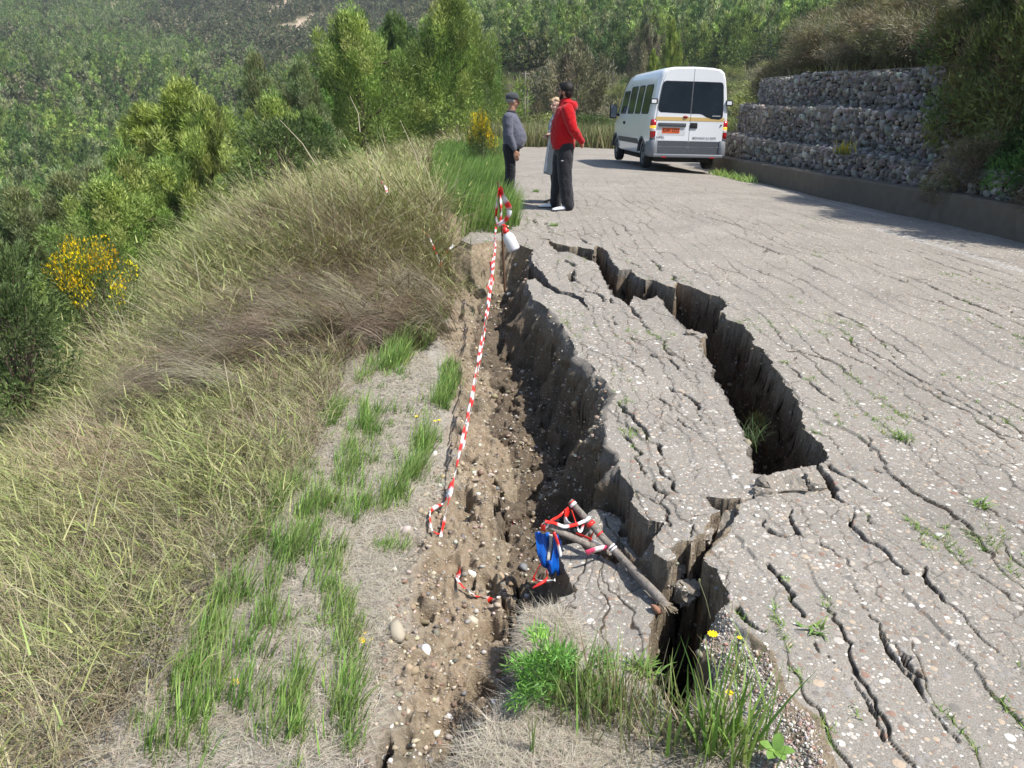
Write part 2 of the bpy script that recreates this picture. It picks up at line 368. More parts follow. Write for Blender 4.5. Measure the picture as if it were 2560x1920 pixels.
def L(w, d, *p): return (P(p), w*.66+.003, d)
LINES = [L(.05,.14,(1361,556),(1366,570),(1372,581),(1405,580),(1437,576)), L(.07,.22,(1437,576),(1446,594),(1468,607),(1491,614)), L(.03,.08,(1329,543),(1337,557)),
 L(.05,.15,(1393,632),(1422,655),(1438,664)), L(.065,.2,(1430,676),(1429,696),(1447,707),(1463,716),(1462,727),(1474,731),(1497,737),(1508,754)), L(.02,.05,(1422,709),(1429,725)),
 L(.025,.07,(1526,745),(1531,759)), L(.03,.08,(1526,791),(1530,800),(1537,813)), L(.04,.12,(1576,766),(1589,791),(1603,795),(1614,820),(1630,829)), L(.012,.03,(1573,843),(1585,854),(1605,854),(1639,847),(1659,857),(1662,874),(1680,888)),
 L(.018,.05,(1621,885),(1639,894),(1668,897),(1689,915),(1702,931),(1731,950),(1748,955)), L(.014,.04,(1558,892),(1598,921),(1627,950),(1655,961),(1717,986),(1746,1004),(1742,1026),(1767,1066)),
 L(.01,.03,(1637,986),(1670,1012),(1706,1059),(1742,1084),(1760,1106)), L(.024,.09,(1540,1004),(1569,1033),(1601,1062),(1616,1098),(1641,1109),(1652,1145),(1655,1174),(1677,1203),(1689,1245),(1711,1269),(1735,1291),(1765,1292)),
 L(.012,.04,(1554,1084),(1594,1120),(1601,1156),(1612,1192),(1637,1215),(1656,1242),(1665,1286),(1662,1313)), L(.009,.03,(1586,1223),(1618,1242),(1646,1258)), L(.016,.05,(1727,1294),(1732,1324),(1730,1347)),
 L(.022,.07,(1546,621),(1567,637),(1589,646),(1621,648),(1646,664),(1653,680),(1680,689),(1693,706)), L(.026,.09,(2054,1166),(2073,1212),(2097,1250),(2133,1272),(2165,1286),(2182,1313)),
 L(.02,.05,(1937,1239),(1962,1253),(1978,1272),(1975,1291),(1992,1318),(1994,1337)), L(.03,.1,(1878,1288),(1910,1302),(1924,1334),(1962,1340),(1994,1337),(2030,1356),(2065,1367)),
 L(.024,.07,(2065,1367),(2111,1397),(2135,1429),(2144,1451)), L(.03,.09,(2133,1275),(2127,1313),(2157,1345),(2192,1367),(2211,1386),(2228,1410),(2260,1440)),
 L(.016,.04,(1929,1410),(1948,1443),(1975,1475),(2013,1549)), L(.016,.05,(1840,1524),(1875,1560),(1910,1587)), L(.022,.06,(2117,1462),(2152,1513),(2182,1551),(2209,1584),(2250,1620),(2290,1690)),
 L(.02,.07,(1735,1200),(1734,1183),(1746,1170)), L(.016,.05,(1853,1262),(1880,1240),(1912,1228)), L(.02,.05,(1560,650),(1600,668),(1640,672)),
 L(.018,.05,(2209,1584),(2230,1640),(2320,1760),(2400,1860)), L(.02,.06,(2035,1600),(2110,1680),(2160,1760),(2230,1850)), L(.016,.05,(2300,1420),(2360,1500),(2450,1590),(2560,1700)),
 L(.018,.06,(2020,1090),(2060,1150),(2090,1180),(2160,1215),(2230,1262)), L(.014,.04,(2167,1078),(2180,1120),(2175,1150),(2200,1180)), L(.016,.05,(1960,905),(2030,960),(2085,1000),(2150,1030)), L(.016,.05,(2070,775),(2130,800),(2180,825)),
 L(.014,.04,(2260,985),(2300,1020),(2310,1050)), L(.016,.05,(2420,690),(2480,715)), L(.012,.04,(2100,840),(2200,890),(2330,970),(2450,1030),(2560,1100))]
SOILCR = [L(.035,.28,(1306,1262),(1298,1291),(1302,1316),(1306,1345),(1297,1376),(1297,1409),(1306,1447)), L(.015,.15,(1260,1307),(1262,1325),(1280,1349),(1284,1383)), L(.03,.2,(1250,1080),(1265,1110),(1258,1160),(1330,1150)),
 L(.03,.2,(1240,1000),(1248,1050),(1236,1090)), L(.02,.1,(1180,1270),(1176,1300)), L(.03,.15,(965,1690),(955,1740),(960,1790))]
def Z(p, z, cls, ww, amp=.02): return (P(p, z), D(z), cls, ww, amp)
ZONES = [Z([(1327,1690),(1300,1730),(1262,1760),(1230,1830),(1190,1870),(1130,2100),(2300,2100),(2000,1850),(1940,1700),(1860,1590),(1800,1570),(1770,1600),(1800,1650),(1730,1820),(1640,1740),(1600,1700),(1470,1690),(1400,1640)], -.10, 1, .09, .02),
 Z([(1307,1549),(1348,1522),(1392,1518),(1421,1581),(1445,1640),(1440,1700),(1330,1705),(1318,1660),(1304,1620)], -.17, 1, .05, .05),
 Z([(1474,1292),(1490,1285),(1520,1284),(1547,1292),(1549,1330),(1545,1360),(1530,1400),(1490,1385),(1462,1345),(1470,1320)], -.30, 4, .05, .03),
 Z([(1551,1353),(1567,1352),(1578,1375),(1608,1394),(1618,1440),(1606,1452),(1560,1400)], -.30, 5, .04, .03),
 Z([(1392,1394),(1413,1370),(1449,1364),(1470,1384),(1502,1390),(1535,1427),(1580,1446),(1612,1470),(1640,1515),(1648,1545),(1630,1575),(1626,1618),(1630,1671),(1612,1712),(1530,1720),(1470,1700),(1445,1650),(1412,1598),(1390,1540),(1396,1490),(1440,1471),(1430,1455),(1404,1414)], -.15, 3, .045, .012)]
PAINT = [([G(2193,574,-.06), G(2560,676,-.03), (6.6, 4.0), (6.6, 1)], .075), ([(float(wall_x(y))-.42, y) for y in (12, 14, 16, 18)], .05)]

def surf(x, y):
    r = np.hypot(x, y); m = r < 15.5; z = np.zeros(x.shape); c = np.zeros(x.shape, np.int8); A = {}
    for q, f in ((m, surf_near), (~m, surf_far)):
        if q.any():
            a, b, d = f(x[q], y[q]); z[q] = a; c[q] = b
            for k in d: A.setdefault(k, np.zeros(x.shape))[q] = d[k]
    return z, c, A
def surf_far(x, y):
    z = base_h(x, y); A = {k: np.zeros(x.shape) for k in ('thatch', 'crack', 'moss', 'paint', 'far', 'bare', 'deep_shade')}
    r = np.hypot(x, y); az = np.degrees(np.arctan2(x, np.maximum(y, .01)))
    rd = (x > np.interp(y, [0, 20, 28, 34.5], [-.2, -.2, -.35, -.6])+.15*(fbm(x*2, y*2, 2, 3)-.5)) & (x < wall_x(y)+.1) & (y < 34.3)
    c = np.where(rd, 2, 0)
    z = z+.02*(fbm(x*.8, y*.8, 3, 22)-.5)*rd+.12*(fbm(x*2, y*2, 3, 4)-.5)*(~rd)*(r < 60)
    d1 = voro((x+.2*fbm(x*2, y*2, 2, 24))/.26, (y+.3*fbm(x*2, y*2, 2, 26))/1.5, 3, .26, 1.5)[0]
    A['crack'] = (1-sstep(.004, .03, d1))*rd*np.clip(fbm(x*.9, y*.6, 3, 51)*2.2-.75, 0, .42)*(1-sstep(17, 26, r)*.7)
    for ln, wd in PAINT: A['paint'] = np.maximum(A['paint'], (1-sstep(wd*.8, wd, ldist(x, y, ln)))*rd)
    A['far'] = sstep(14, 26, r)*(~rd)
    A['bare'] = sstep(.56, .62, fbm(x/6, y/28, 4, 80)+.12*np.exp(-((az+15)/3)**2)+.14*np.exp(-((az+34)/2)**2)-.085)*sstep(270, 330, r)*(az < 4)
    return z, c, A
def surf_near(x, y):
    """height plus class (0 soil, 1 raised soil, 2 road, 3.. broken slabs) and surface attributes"""
    z = soil_h(x, y); near = (y < 16) & (y > .3) & (np.abs(x) < 9)
    cls = np.zeros(x.shape, np.int8); A = {k: np.zeros(x.shape) for k in ('thatch', 'crack', 'moss', 'paint', 'far', 'bare', 'deep_shade')}
    wx = x+.035*(fbm(x*9, y*9, 3, 1)-.5)*2; wy = y+.035*(fbm(x*9+50, y*9, 3, 2)-.5)*2
    # loose soil relief
    rel = (fbm(x*3.2, y*3.2, 5, 4)-.5)*.13+(np.abs(fbm(x*11, y*11, 3, 6)-.5))*-.16+(fbm(x*34, y*34, 2, 41)-.5)*.055
    rel = rel-np.maximum(0, fbm(x*8, y*6, 2, 44)-.63)*.7
    rel = rel*(.15+.85*sstep(-.17, -.30, z))
    th_line = np.interp(y, sorted_y, edge_x)
    verge = (1-sstep(-.10, .12, x-th_line+.12*(fbm(x*5, y*5, 2, 12)-.5)))
    A['thatch'] = verge*(y < 9)
    z = z+np.where(near, rel*(1-.8*verge), 0)+verge*np.where(near, .03*(fbm(x*5, y*5, 3, 13)-.5), 0)
    for ln, wd, dp in SOILCR:
        d = ldist(wx, wy, ln); z = z-dp*(1-sstep(.2*wd, .75*wd, d))
    for pl, zz, c, ww, amp in ZONES:
        s = sdist(wx, wy, pl); top = zz+amp*(fbm(x*8, y*8, 4, 15+c)-.5)*2
        t = sstep(-ww, .0, s); z = z*(1-t)+np.maximum(top, z)*t
        inn = s > -.004; cls[inn] = c
        if c == 1: A['thatch'] = np.where(inn, .95*(x < .75), A['thatch'])
    s = sdist(wx*.5+x*.5, wy*.5+y*.5, ROAD); far_road = y > 13; A['deep_shade'] = (s > -.45-.2*fbm(x*4, y*4, 2, 77))*(x > -.35)*(y < 8.6)*.75*sstep(-.12, -.26, z)  # mask for painted shade on the soil face below the road edge
    rough = .15+2.6*np.maximum(0, fbm(x*4.5, y*4.5, 4, 20)-.28)
    zsep = np.zeros(x.shape)
    for pl, zz, c, ww, amp in ZONES[2:]: zsep = np.maximum(zsep, sstep(-.07, -.01, sdist(x, y, pl)))
    t = sstep(-.30*np.clip(rough, .15, 2), .0, s)**1.3*(1-zsep*.9)
    plane = base_h(x, y)*np.where(y > 7, 1, 0)*(x > -1)
    plane = np.where(far_road, base_h(x, y), plane)
    plane = plane+.012*(fbm(x*1.2, y*1.2, 3, 22)-.5)*2
    z0 = z
    z = np.where(s > -.7, z*(1-t)+np.maximum(plane-.05*(s < 0), z*(y > 6)+(y <= 6)*plane)*t, z)
    inn = s > 0; z = np.where(inn, plane, z); cls[inn] = 2; A['thatch'][inn] = 0
    # piece-wise tilt and alligator cracks
    ux = x+.09*(fbm(x*1.5, y*1.3, 3, 24)-.5)*2+.05*(fbm(x*8, y*8, 2, 25)-.5)+.010*(fbm(x*34, y*34, 1, 125)-.5)*2; uy = y+.2*(fbm(x*2, y*2, 2, 26)-.5)
    slab = (cls >= 2)
    if slab.any():
        X = ux[slab]; Y = uy[slab]; far = np.clip(Y/8, 1, 3)
        d1, id1, ax, ay = voro(X/.15, Y/1.2, 3, .15, 1.2)
        d2, id2, _, _ = voro(X/.09+.5, Y/.27, 11, .09, .27)
        on1 = fbm(X*1.3, Y*.8, 3, 51); on2 = fbm(X*1.7, Y*.9, 3, 52)
        cell = np.interp(np.hypot(X, Y), [.7, 2.5, 5, 10, 14], [.005, .006, .009, .018, .03])
        on3 = fbm(X*2.3+4, Y*1.2, 3, 53)
        w1 = .0026+.014*np.clip(on1-.46, 0, 1)*sstep(.35, .6, fbm(X*5, Y*5, 2, 54))*1.5; w1 = np.minimum(w1, .0085); w2 = .002+.008*np.clip(on2-.5, 0, 1)
        def line(w_, d_): e = np.maximum(w_, cell*.85); return np.minimum(1, 1.25*w_/e+.12)*(1-sstep(.15*e, e, d_))
        c1 = line(w1, d1)*sstep(.28, .48, on1); c2 = line(w2, d2)*sstep(.39, .52, on3)
        cr = np.maximum(c1, c2*.9)
        z[slab] += (id1-.5)*.009+ (ax*.4+ay*.6)*.008-cr**3*np.minimum(.02, .008+w1*.7)
        A['crack'][slab] = cr; A['moss'][slab] = sstep(.60, .68, fbm(x[slab]*2.1, y[slab]*1.6, 3, 60))*sstep(.3, .6, fbm(x[slab]*11, y[slab]*11, 2, 61))
    for ln, wd, dp in LINES:
        d = ldist(x+.03*(fbm(x*16, y*16, 4, 27)-.5)*2, y+.03*(fbm(x*16+9, y*16, 4, 28)-.5)*2, ln)
        wd = wd*(.12+1.15*sstep(.28, .75, fbm(x*7+wd*90, y*7, 2, 29)))
        v = 1-sstep(.25*wd, .6*wd, d); z = z-dp*v*(cls >= 2); A['crack'] = np.maximum(A['crack'], (1-sstep(.35*wd, .7*wd, d))*.9*(cls >= 2))
    hx = x+.022*(fbm(x*14, y*14, 3, 71)-.5)*2; hy = y+.022*(fbm(x*14+7, y*14, 3, 72)-.5)*2
    for pl, dp, ww, k in HOLES:
        s = sdist(hx, hy, pl); ins = s > 0
        if not ins.any(): continue
        n = .35*(fbm(x*5, y*5, 4, 30)-.5)+.14*(fbm(x*20, y*20, 3, 36)-.5)
        prof = np.clip(s/ww, 0, 1)**.75*(1+n*.8); lip = sstep(0, .012, s)*.05
        z = np.where(ins, np.minimum(z, z-np.minimum(dp*prof, dp*1.05)-lip), z); A['deep_shade'] = np.maximum(A['deep_shade'], ins*sstep(0, .010, s))  # fissure insides get the painted shade colour
        cls[ins] = 0; A['thatch'][ins] = 0; A['crack'][ins] = 0
    for ln, wd in PAINT:
        A['paint'] = np.maximum(A['paint'], (1-sstep(wd*.8, wd, ldist(x, y, ln)))*(cls == 2))
    A['far'] = np.maximum(sstep(14, 26, np.hypot(x, y))*(cls != 2), sstep(.1, .8, -x-3.6))*(cls == 0)
    return z, cls, A
_e = [(-.36,.3)]+[G(u, v, -.36) for u, v in ((905,1920),(960,1736),(972,1620),(995,1504),(1018,1377),(1041,1284),(1111,1157),(1122,984),(1108,880),(1100,820),(1105,770))]+[(-.9, 8.5)]
_e = sorted(_e, key=lambda p: p[1]); sorted_y = np.array([p[1] for p in _e]); edge_x = np.array([p[0] for p in _e])
def height(x, y):
    x = np.atleast_1d(np.asarray(x, float)); y = np.atleast_1d(np.asarray(y, float)); return surf(x, y)[0]
def hz(x, y): return float(height([x], [y])[0])

# one polar sheet from under the camera to the far hills
rows = [.75]
while rows[-1] < 640:
    r = rows[-1]
    st = np.interp(r, [.7, 2.5, 5, 10, 14, 25, 40, 100, 1500], [.007, .0055, .008, .017, .03, .10, .5, 3, 45]); rows.append(r+st)
rows = np.array(rows)
azs = np.radians(np.r_[np.arange(-95, -46, 4.), np.arange(-46, 44, .105), np.arange(44, 96, 4.)])
AZ, RR = np.meshgrid(azs, rows); GX = (RR*np.sin(AZ)).ravel(); GY = (RR*np.cos(AZ)).ravel()
zz, cls, AT = surf(GX, GY)
nr, nc = AZ.shape; idx = np.arange(nr*nc).reshape(nr, nc)
FQ = np.stack([idx[:-1, :-1], idx[:-1, 1:], idx[1:, 1:], idx[1:, :-1]], -1).reshape(-1, 4)
VV = np.c_[GX, GY, zz]
_m = (AT['deep_shade'] > .05) & (cls == 0) & (GY < 9.5); _a = .042*np.clip(AT['deep_shade'][_m], 0, 1)
VV[_m, 0] += _a*((fbm(GY[_m]*9, zz[_m]*17, 4, 201)-.5)*2+.35*(fbm(GY[_m]*40, zz[_m]*40, 2, 203)-.5)*2); VV[_m, 1] += _a*((fbm(GX[_m]*9+5, zz[_m]*17, 4, 202)-.5)*2)
fc = cls[FQ].min(1); same = cls[FQ].max(1) == fc; fc = np.where(same, fc, 0); fc[fc == 1] = 0
def part_mesh(name, k, m, **tg):
    f = FQ[fc == k]
    if len(f) == 0: return None
    u, inv = np.unique(f, return_inverse=True)
    o = link(name, mesh_np(name, VV[u], inv.reshape(-1, 4), smooth=True, attrs={a: AT[a][u] for a in AT}), m)
    return tag(o, **tg)
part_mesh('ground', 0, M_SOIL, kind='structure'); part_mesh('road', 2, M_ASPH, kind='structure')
part_mesh('broken_slab', 3, M_ASPH, label='largest loose piece of broken asphalt, in the foreground under the forked wooden post', cat='asphalt slab')
part_mesh('broken_slab', 4, M_ASPH, label='knobbly upright lump of broken road behind the upper fork of the post', cat='asphalt slab')
part_mesh('broken_slab', 5, M_ASPH, label='narrow sliver of broken asphalt wedged on the right side of the post', cat='asphalt slab')
print('sheet', nr, nc)
ZG = zz.reshape(nr, nc)
def hgt(x, y):
    x = np.asarray(x, float); y = np.asarray(y, float)
    fr_ = np.clip(np.interp(np.hypot(x, y), rows, np.arange(nr)), 0, nr-1.001); fa = np.clip(np.interp(np.arctan2(x, y), azs, np.arange(nc)), 0, nc-1.001)
    i = fr_.astype(int); j = fa.astype(int); a = fr_-i; b = fa-j
    return (ZG[i, j]*(1-b)+ZG[i, j+1]*b)*(1-a)+(ZG[i+1, j]*(1-b)+ZG[i+1, j+1]*b)*a
def hz(x, y): return float(hgt(x, y))

# ------------------------------------------------------------------ vegetation builders
def blades(x, y, z, length, width, az, th0, th1, c0, c1, seg=3, rng=RNG):
    """curved tapering strips; az = heading of the lean, th0/th1 = angle from vertical at base/tip"""
    n = len(x); P0 = np.c_[x, y, z]; pos = P0.copy(); V = np.zeros((n, 2*(seg+1), 3)); K = np.zeros((n, 2*(seg+1), 3))
    tw = az+np.pi/2+rng.normal(0, .7, n); side = np.c_[np.cos(tw), np.sin(tw), np.zeros(n)]
    for k in range(seg+1):
        t = k/seg; wd = width*(1-.93*t**1.6)*.5
        V[:, 2*k] = pos-side*wd[:, None]; V[:, 2*k+1] = pos+side*wd[:, None]
        K[:, 2*k] = K[:, 2*k+1] = c0*(1-t)+c1*t
        th = th0+(th1-th0)*(t+.5/seg); st = (length/seg)[:, None]
        pos = pos+np.c_[np.sin(th)*np.cos(az), np.sin(th)*np.sin(az), np.cos(th)]*st
    base = (np.arange(n)*2*(seg+1))[:, None]
    F = np.concatenate([base+np.array([2*k, 2*k+1, 2*k+3, 2*k+2]) for k in range(seg)], 0)
    return V.reshape(-1, 3), F, K.reshape(-1, 3)
def pal(n, cols, wts=None, var=.18, rng=RNG):
    cols = np.array(cols); i = rng.choice(len(cols), n, p=None if wts is None else np.array(wts)/sum(wts))
    return np.clip(cols[i]*(1+rng.normal(0, var, (n, 1)))*(1+rng.normal(0, .05, (n, 3))), .005, .95)
STRAW = [(.42, .36, .23), (.33, .26, .165), (.50, .44, .31), (.24, .18, .12)]; OLIVE = [(.28, .325, .10), (.35, .385, .14), (.21, .26, .08), (.42, .42, .19)]
LUSH = [(.20, .36, .07), (.27, .43, .10), (.15, .28, .06), (.34, .45, .13)]
def in_poly(n, poly, rng=RNG, dens=None):
    p = np.array(poly); lo = p.min(0); hi = p.max(0); X = []; Y = []; got = 0
    while got < n:
        x = rng.uniform(lo[0], hi[0], n*2); y = rng.uniform(lo[1], hi[1], n*2); m = sdist(x, y, poly) > 0
        if dens is not None: m &= rng.uniform(0, 1, n*2) < dens(x, y)
        X.append(x[m]); Y.append(y[m]); got += m.sum()
    return np.concatenate(X)[:n], np.concatenate(Y)[:n]
def merge(parts):
    V = []; F = []; K = []; o = 0
    for v, f, k in parts: V.append(v); F.append(f+o); K.append(k); o += len(v)
    return np.concatenate(V), np.concatenate(F), np.concatenate(K)
def crown(rng, clumps, rad, per, ll, lw, cols, up=.6, out=.6, wts=None, jit=.55, zs=.75, xy=1.0, var=.25):
    """clumps Nx3 centres, rad N radii -> leaf triangles"""
    n = len(clumps)*per; ci = np.repeat(np.arange(len(clumps)), per)
    d = rng.normal(0, 1, (n, 3)); d /= np.linalg.norm(d, axis=1)[:, None]
    p = clumps[ci]+d*(rad[ci]*rng.uniform(.25, 1, n)**.6)[:, None]*np.array([xy, xy, zs])
    cen = clumps.mean(0); o = p-cen; o /= np.linalg.norm(o, axis=1)[:, None]+1e-6
    t = d*.5+o*out+np.array([0, 0, up])+rng.normal(0, jit, (n, 3)); t /= np.linalg.norm(t, axis=1)[:, None]
    s = np.cross(t, rng.normal(0, 1, (n, 3))); s /= np.linalg.norm(s, axis=1)[:, None]+1e-6
    L_ = ll*rng.uniform(.6, 1.4, n)[:, None]; W_ = lw*rng.uniform(.6, 1.4, n)[:, None]
    V = np.stack([p-s*W_/2, p+s*W_/2, p+t*L_], 1).reshape(-1, 3); F = np.arange(3*n).reshape(-1, 3)
    K = pal(len(clumps), cols, wts, .2, rng)[ci]*rng.uniform(1-var, 1+var, (n, 1)); K = np.repeat(np.clip(K, .004, .9), 3, 0)
    return V, F, K
def pine_mesh(seed, h, r, nb=46, per=120, ll=.30, lw=.055, cols=None, low=.12, conic=1.0):
    g = np.random.default_rng(seed); cs = []; rs = []
    for i in range(nb):
        t = (i+.5)/nb; zc = h*(low+(1-low)*t**.85); prof = (np.sin(np.pi*min(1, (t*.86+.14)))**.75)*(1-.35*t*conic)
        R = r*max(.08, prof)*g.uniform(.55, 1.05); a = i*2.4+g.uniform(-.5, .5)
        cs.append((R*math.cos(a), R*math.sin(a), zc+g.uniform(-.2, .2))); rs.append(r*g.uniform(.15, .30)*(1.1-.5*t)*(1 if nb < 80 else .85))
        if i % 2: cs.append((R*.4*math.cos(a+1), R*.4*math.sin(a+1), zc)); rs.append(r*.34*(1.1-.5*t))
    cs.append((0, 0, h*.98)); rs.append(r*.12)
    V, F, K = crown(g, np.array(cs), np.array(rs), per, ll, lw, cols, 1.1, .4, None, .5, 1.55, .72, .18)
    V[:, 0] += -.02*V[:, 2]**1.4
    return V, F, K, cs
def trunk_bm(h, r, cs, seed, limbs=9):
    g = random.Random(seed); bm = bmesh.new(); pts = [Vector((-.02*(h*.92*t)**1.4+g.uniform(-.04, .04)*t, g.uniform(-.04, .04)*t, h*.92*t-.3*(t == 0))) for t in (0, .2, .4, .6, .8, 1)]
    tube(bm, pts, [r, r*.85, r*.66, r*.46, r*.28, r*.1], 7)
    for c in cs[::max(1, len(cs)//limbs)]:
        c = Vector(c); z0 = max(.15*h, c.z-.35*c.to_2d().length-.15); b = Vector((-.02*z0**1.4, 0, z0)); tube(bm, [b, b.lerp(c, .5)+Vector((0, 0, .05)), c], [r*.3, r*.18, r*.06], 5)
    return bm
PINE_A = [(.20, .28, .07), (.25, .33, .085), (.145, .215, .055), (.30, .36, .10)]
PINE_B = [(.27, .33, .08), (.32, .37, .11), (.20, .26, .065)]; PINE_C = [(.14, .215, .065), (.17, .25, .075), (.10, .165, .05)]
PINE_D = [(.24, .28, .13), (.29, .32, .16), (.18, .22, .10)]
GREYSCRUB = [(.20, .185, .11), (.25, .235, .15), (.14, .14, .085), (.30, .27, .19)]
protos = {}
def tree_proto(key, h, r, cols, nb=46, per=120, ll=.3, lw=.055, low=.12, conic=1.0):
    V, F, K, cs = pine_mesh(hash_i(key), h, r, nb, per, ll, lw, cols, low, conic)
    protos[key] = (mesh_np('crown', V, F, K), trunk_bm(h, .022*h, cs, hash_i(key)), h)
    bm = protos[key][1]; me = bpy.data.meshes.new('trunk'); bm.to_mesh(me); bm.free(); protos[key] = (protos[key][0], me, h)
    protos[key][0].materials.append(M_LEAF); me.materials.append(M_BARK)
def hash_i(s): return sum(ord(c)*(31**i) for i, c in enumerate(s)) % 100003
def put_tree(key, x, y, h, label, cat='tree', group=None, name='pine_tree', rz=None, z=None, sq=1.0):
    cm, tm, H = protos[key]; s = h/H
    t = empty(name, (x, y, hz(x, y)-.1 if z is None else z), label, cat, group, random.uniform(-.5, .5) if rz is None else rz); t.scale = (s*sq, s*sq, s)
    link('crown', cm, None, t); link('trunk', tm, None, t); return t
tree_proto('pineA', 7, 2.3, PINE_A, 110, 330, .12, .026); tree_proto('pineB', 7, 1.8, PINE_B, 110, 300, .14, .025, .05, 1.3); tree_proto('pineC', 7, 2.0, PINE_C, 100, 320, .12, .026); tree_proto('pineD', 7, 1.6, PINE_D, 95, 280, .14, .024, .1, 1.3)
tree_proto('broad', 6, 2.6, GREYSCRUB, 50, 150, .2, .07, .15, .3)
def put_px(key, u, vtop, y, h, label, sq=1.0, **k):           # a tree whose top is seen at photo pixel (u, vtop), standing at distance y
    if key != 'broad' and y < 50: sq *= 1.3
    p = atY(u, vtop, y); return put_tree(key, p.x, y, h, label, z=p.z-h, sq=sq, **k)
# nearer pines that can be told apart (u, v read in the 2560 photo)
put_px('pineA', 905, 55, 34, 8.5, 'big bushy green pine standing right behind the grassy mound, wider of the two tallest', sq=1.15)
put_px('pineA', 1120, 15, 37, 9.0, 'tallest dark green pine just left of the yellow roadside shrub', sq=.95, rz=2)
put_px('pineD', 845, 95, 38, 8.5, 'thin pale pine sticking up at the left side of the tallest pair', sq=.6)
put_px('pineC', 1010, 60, 40, 8, 'dark pine squeezed between the two tallest pines')
put_px('pineC', 1190, 90, 46, 7, 'dark pine at the right edge of the tall group', sq=.8)
put_px('pineB', 500, 230, 24, 6.5, 'sunlit yellow-green pine with feathery tips beside the left slope', sq=1.35)
put_px('pineB', 400, 285, 25, 6, 'light green pine just left of the brightest feathery pine', sq=1.4, rz=1)
put_px('pineD', 655, 150, 31, 7.5, 'tall pale thin pine with visible stem in the middle of the valley', sq=.8)
put_px('pineD', 745, 165, 31, 7, 'pale bushy pine between the thin pale pine and the tall pair', sq=.9, rz=2)
put_px('pineA', 700, 260, 28, 6, 'mid green pine low behind the mound crest', sq=1.0)
put_px('pineC', 800, 300, 27, 5, 'dark low pine in the shade under the tall pair', sq=1.2)
put_px('pineA', 560, 330, 25, 5, 'small green pine in front of the pale thin pine', sq=1.1, rz=3)
put_px('pineD', 180, 450, 19, 5, 'pale grey-green pine low in the valley behind the left yellow broom', sq=1.3)
put_px('pineA', 300, 470, 18, 4.5, 'dark green pine at the foot of the slope right of the left yellow broom', sq=1.3)
put_px('pineD', 60, 480, 18, 5, 'pale pine at the left edge of the picture above the dark bush', sq=1.1, rz=1)
put_px('pineA', 430, 430, 21, 5, 'leafy green pine below the brightest feathery pine', sq=1.2)
put_px('pineB', 1690, 60, 62, 7, 'bright young pine with a bare stem above the van roof', sq=.75)
put_px('pineB', 1640, 130, 58, 4, 'small bright pine bush left of the young pine above the van', sq=.9)
put_px('broad', 1450, 115, 55, 6.5, 'tall olive-brown tree rising behind the man in red', name='broadleaf_tree')
put_px('broad', 1375, 170, 60, 5, 'olive shrubby tree left of the tall brown tree', name='broadleaf_tree', rz=2)
put_px('broad', 1625, 75, 75, 7, 'brownish thin tree between the van and the far pine wood', name='broadleaf_tree', sq=.7, rz=1)

# forest: the nearest 260 trees one by one, the rest as one mass
def forest_points():
    g = np.random.default_rng(21); out = []
    for lo, hi, n in ((20, 60, 520), (60, 130, 1500), (130, 250, 3400), (250, 470, 13500)):
        a = np.radians(g.uniform(-42, 40, n)); r = np.sqrt(g.uniform(lo**2, hi**2, n)); out.append(np.c_[r*np.sin(a), r*np.cos(a), r, np.degrees(a)])
    p = np.concatenate(out); x, y, r, az = p.T
    left = (az < -5) & (x < -7)
    ctr = (az >= -6) & (r > 112) & (az < 31)
    m = left | ctr
    m &= ~((az > -16) & (az < -3) & (r < 48))
    bare = surf_far(x, y)[2]['bare'] > .3
    return p[m & ~bare]
FP = forest_points(); fz = base_h(FP[:, 0], FP[:, 1]); fr = FP[:, 2]
fg = np.random.default_rng(5); fh = fg.uniform(4.2, 7.2, len(FP))*np.where(fr > 420, 1.35, 1)
scrubby = (fbm(FP[:, 0]/60, FP[:, 1]/60, 3, 91)+np.where(FP[:, 3] < 2, .16*sstep(190, 300, fr), -.12+.12*sstep(280, 380, fr))+fg.normal(0, .07, len(FP))) > .56
order = np.argsort(fr/np.maximum(fh, .1)); print('forest r<60, <115:', (fr < 60).sum(), (fr < 115).sum()); nearset = set(order[:255].tolist())
labs = {'pineA': 'mid green round-topped pine among the closely packed pines filling the valley on the left', 'pineC': 'dark green pine among the closely packed pines filling the valley on the left',
        'pineB': 'yellow-green pine among the closely packed pines filling the valley on the left', 'pineD': 'pale grey-green pine among the closely packed pines filling the valley on the left'}
labs2 = {'pineA': 'mid green pine at the lower edge of the wood on the far hillside', 'pineC': 'dark green pine at the lower edge of the wood on the far hillside', 'pineB': 'bright pine at the lower edge of the far wood', 'pineD': 'pale pine at the lower edge of the wood on the far hillside'}
for i in order[:255]:
    k = ['pineA', 'pineC', 'pineA', 'pineB', 'pineD', 'pineC'][fg.integers(6)]; ctr = FP[i, 3] > -4
    put_tree(k, FP[i, 0], FP[i, 1], fh[i]*.9, (labs2 if ctr else labs)[k], group=('pines at the edge of the far wood: ' if ctr else 'pines in the valley: ')+k[-1].replace('A', 'mid green').replace('B', 'bright').replace('C', 'dark').replace('D', 'pale'), z=float(fz[i])-.4, sq=fg.uniform(.9, 1.3), rz=fg.uniform(0, 6))
parts = []; tp = []
def low_tree(seed, nb, per, cols, scrub=False, ll=.09, lw=.038):
    V, F, K, cs = pine_mesh(seed, 1, .34 if not scrub else .55, nb, per, ll, lw, cols, .08 if not scrub else .02, .9 if not scrub else 0)
    return V, F, K
base_t = [low_tree(200+i, 22, 26, [PINE_A, PINE_C, PINE_A, PINE_C, PINE_D][i], ll=.065, lw=.026) for i in range(5)]
mid_t = [low_tree(500+i, 34, 36, [PINE_A, PINE_C, PINE_A, PINE_D, PINE_C, PINE_B][i], ll=.055, lw=.018) for i in range(6)]
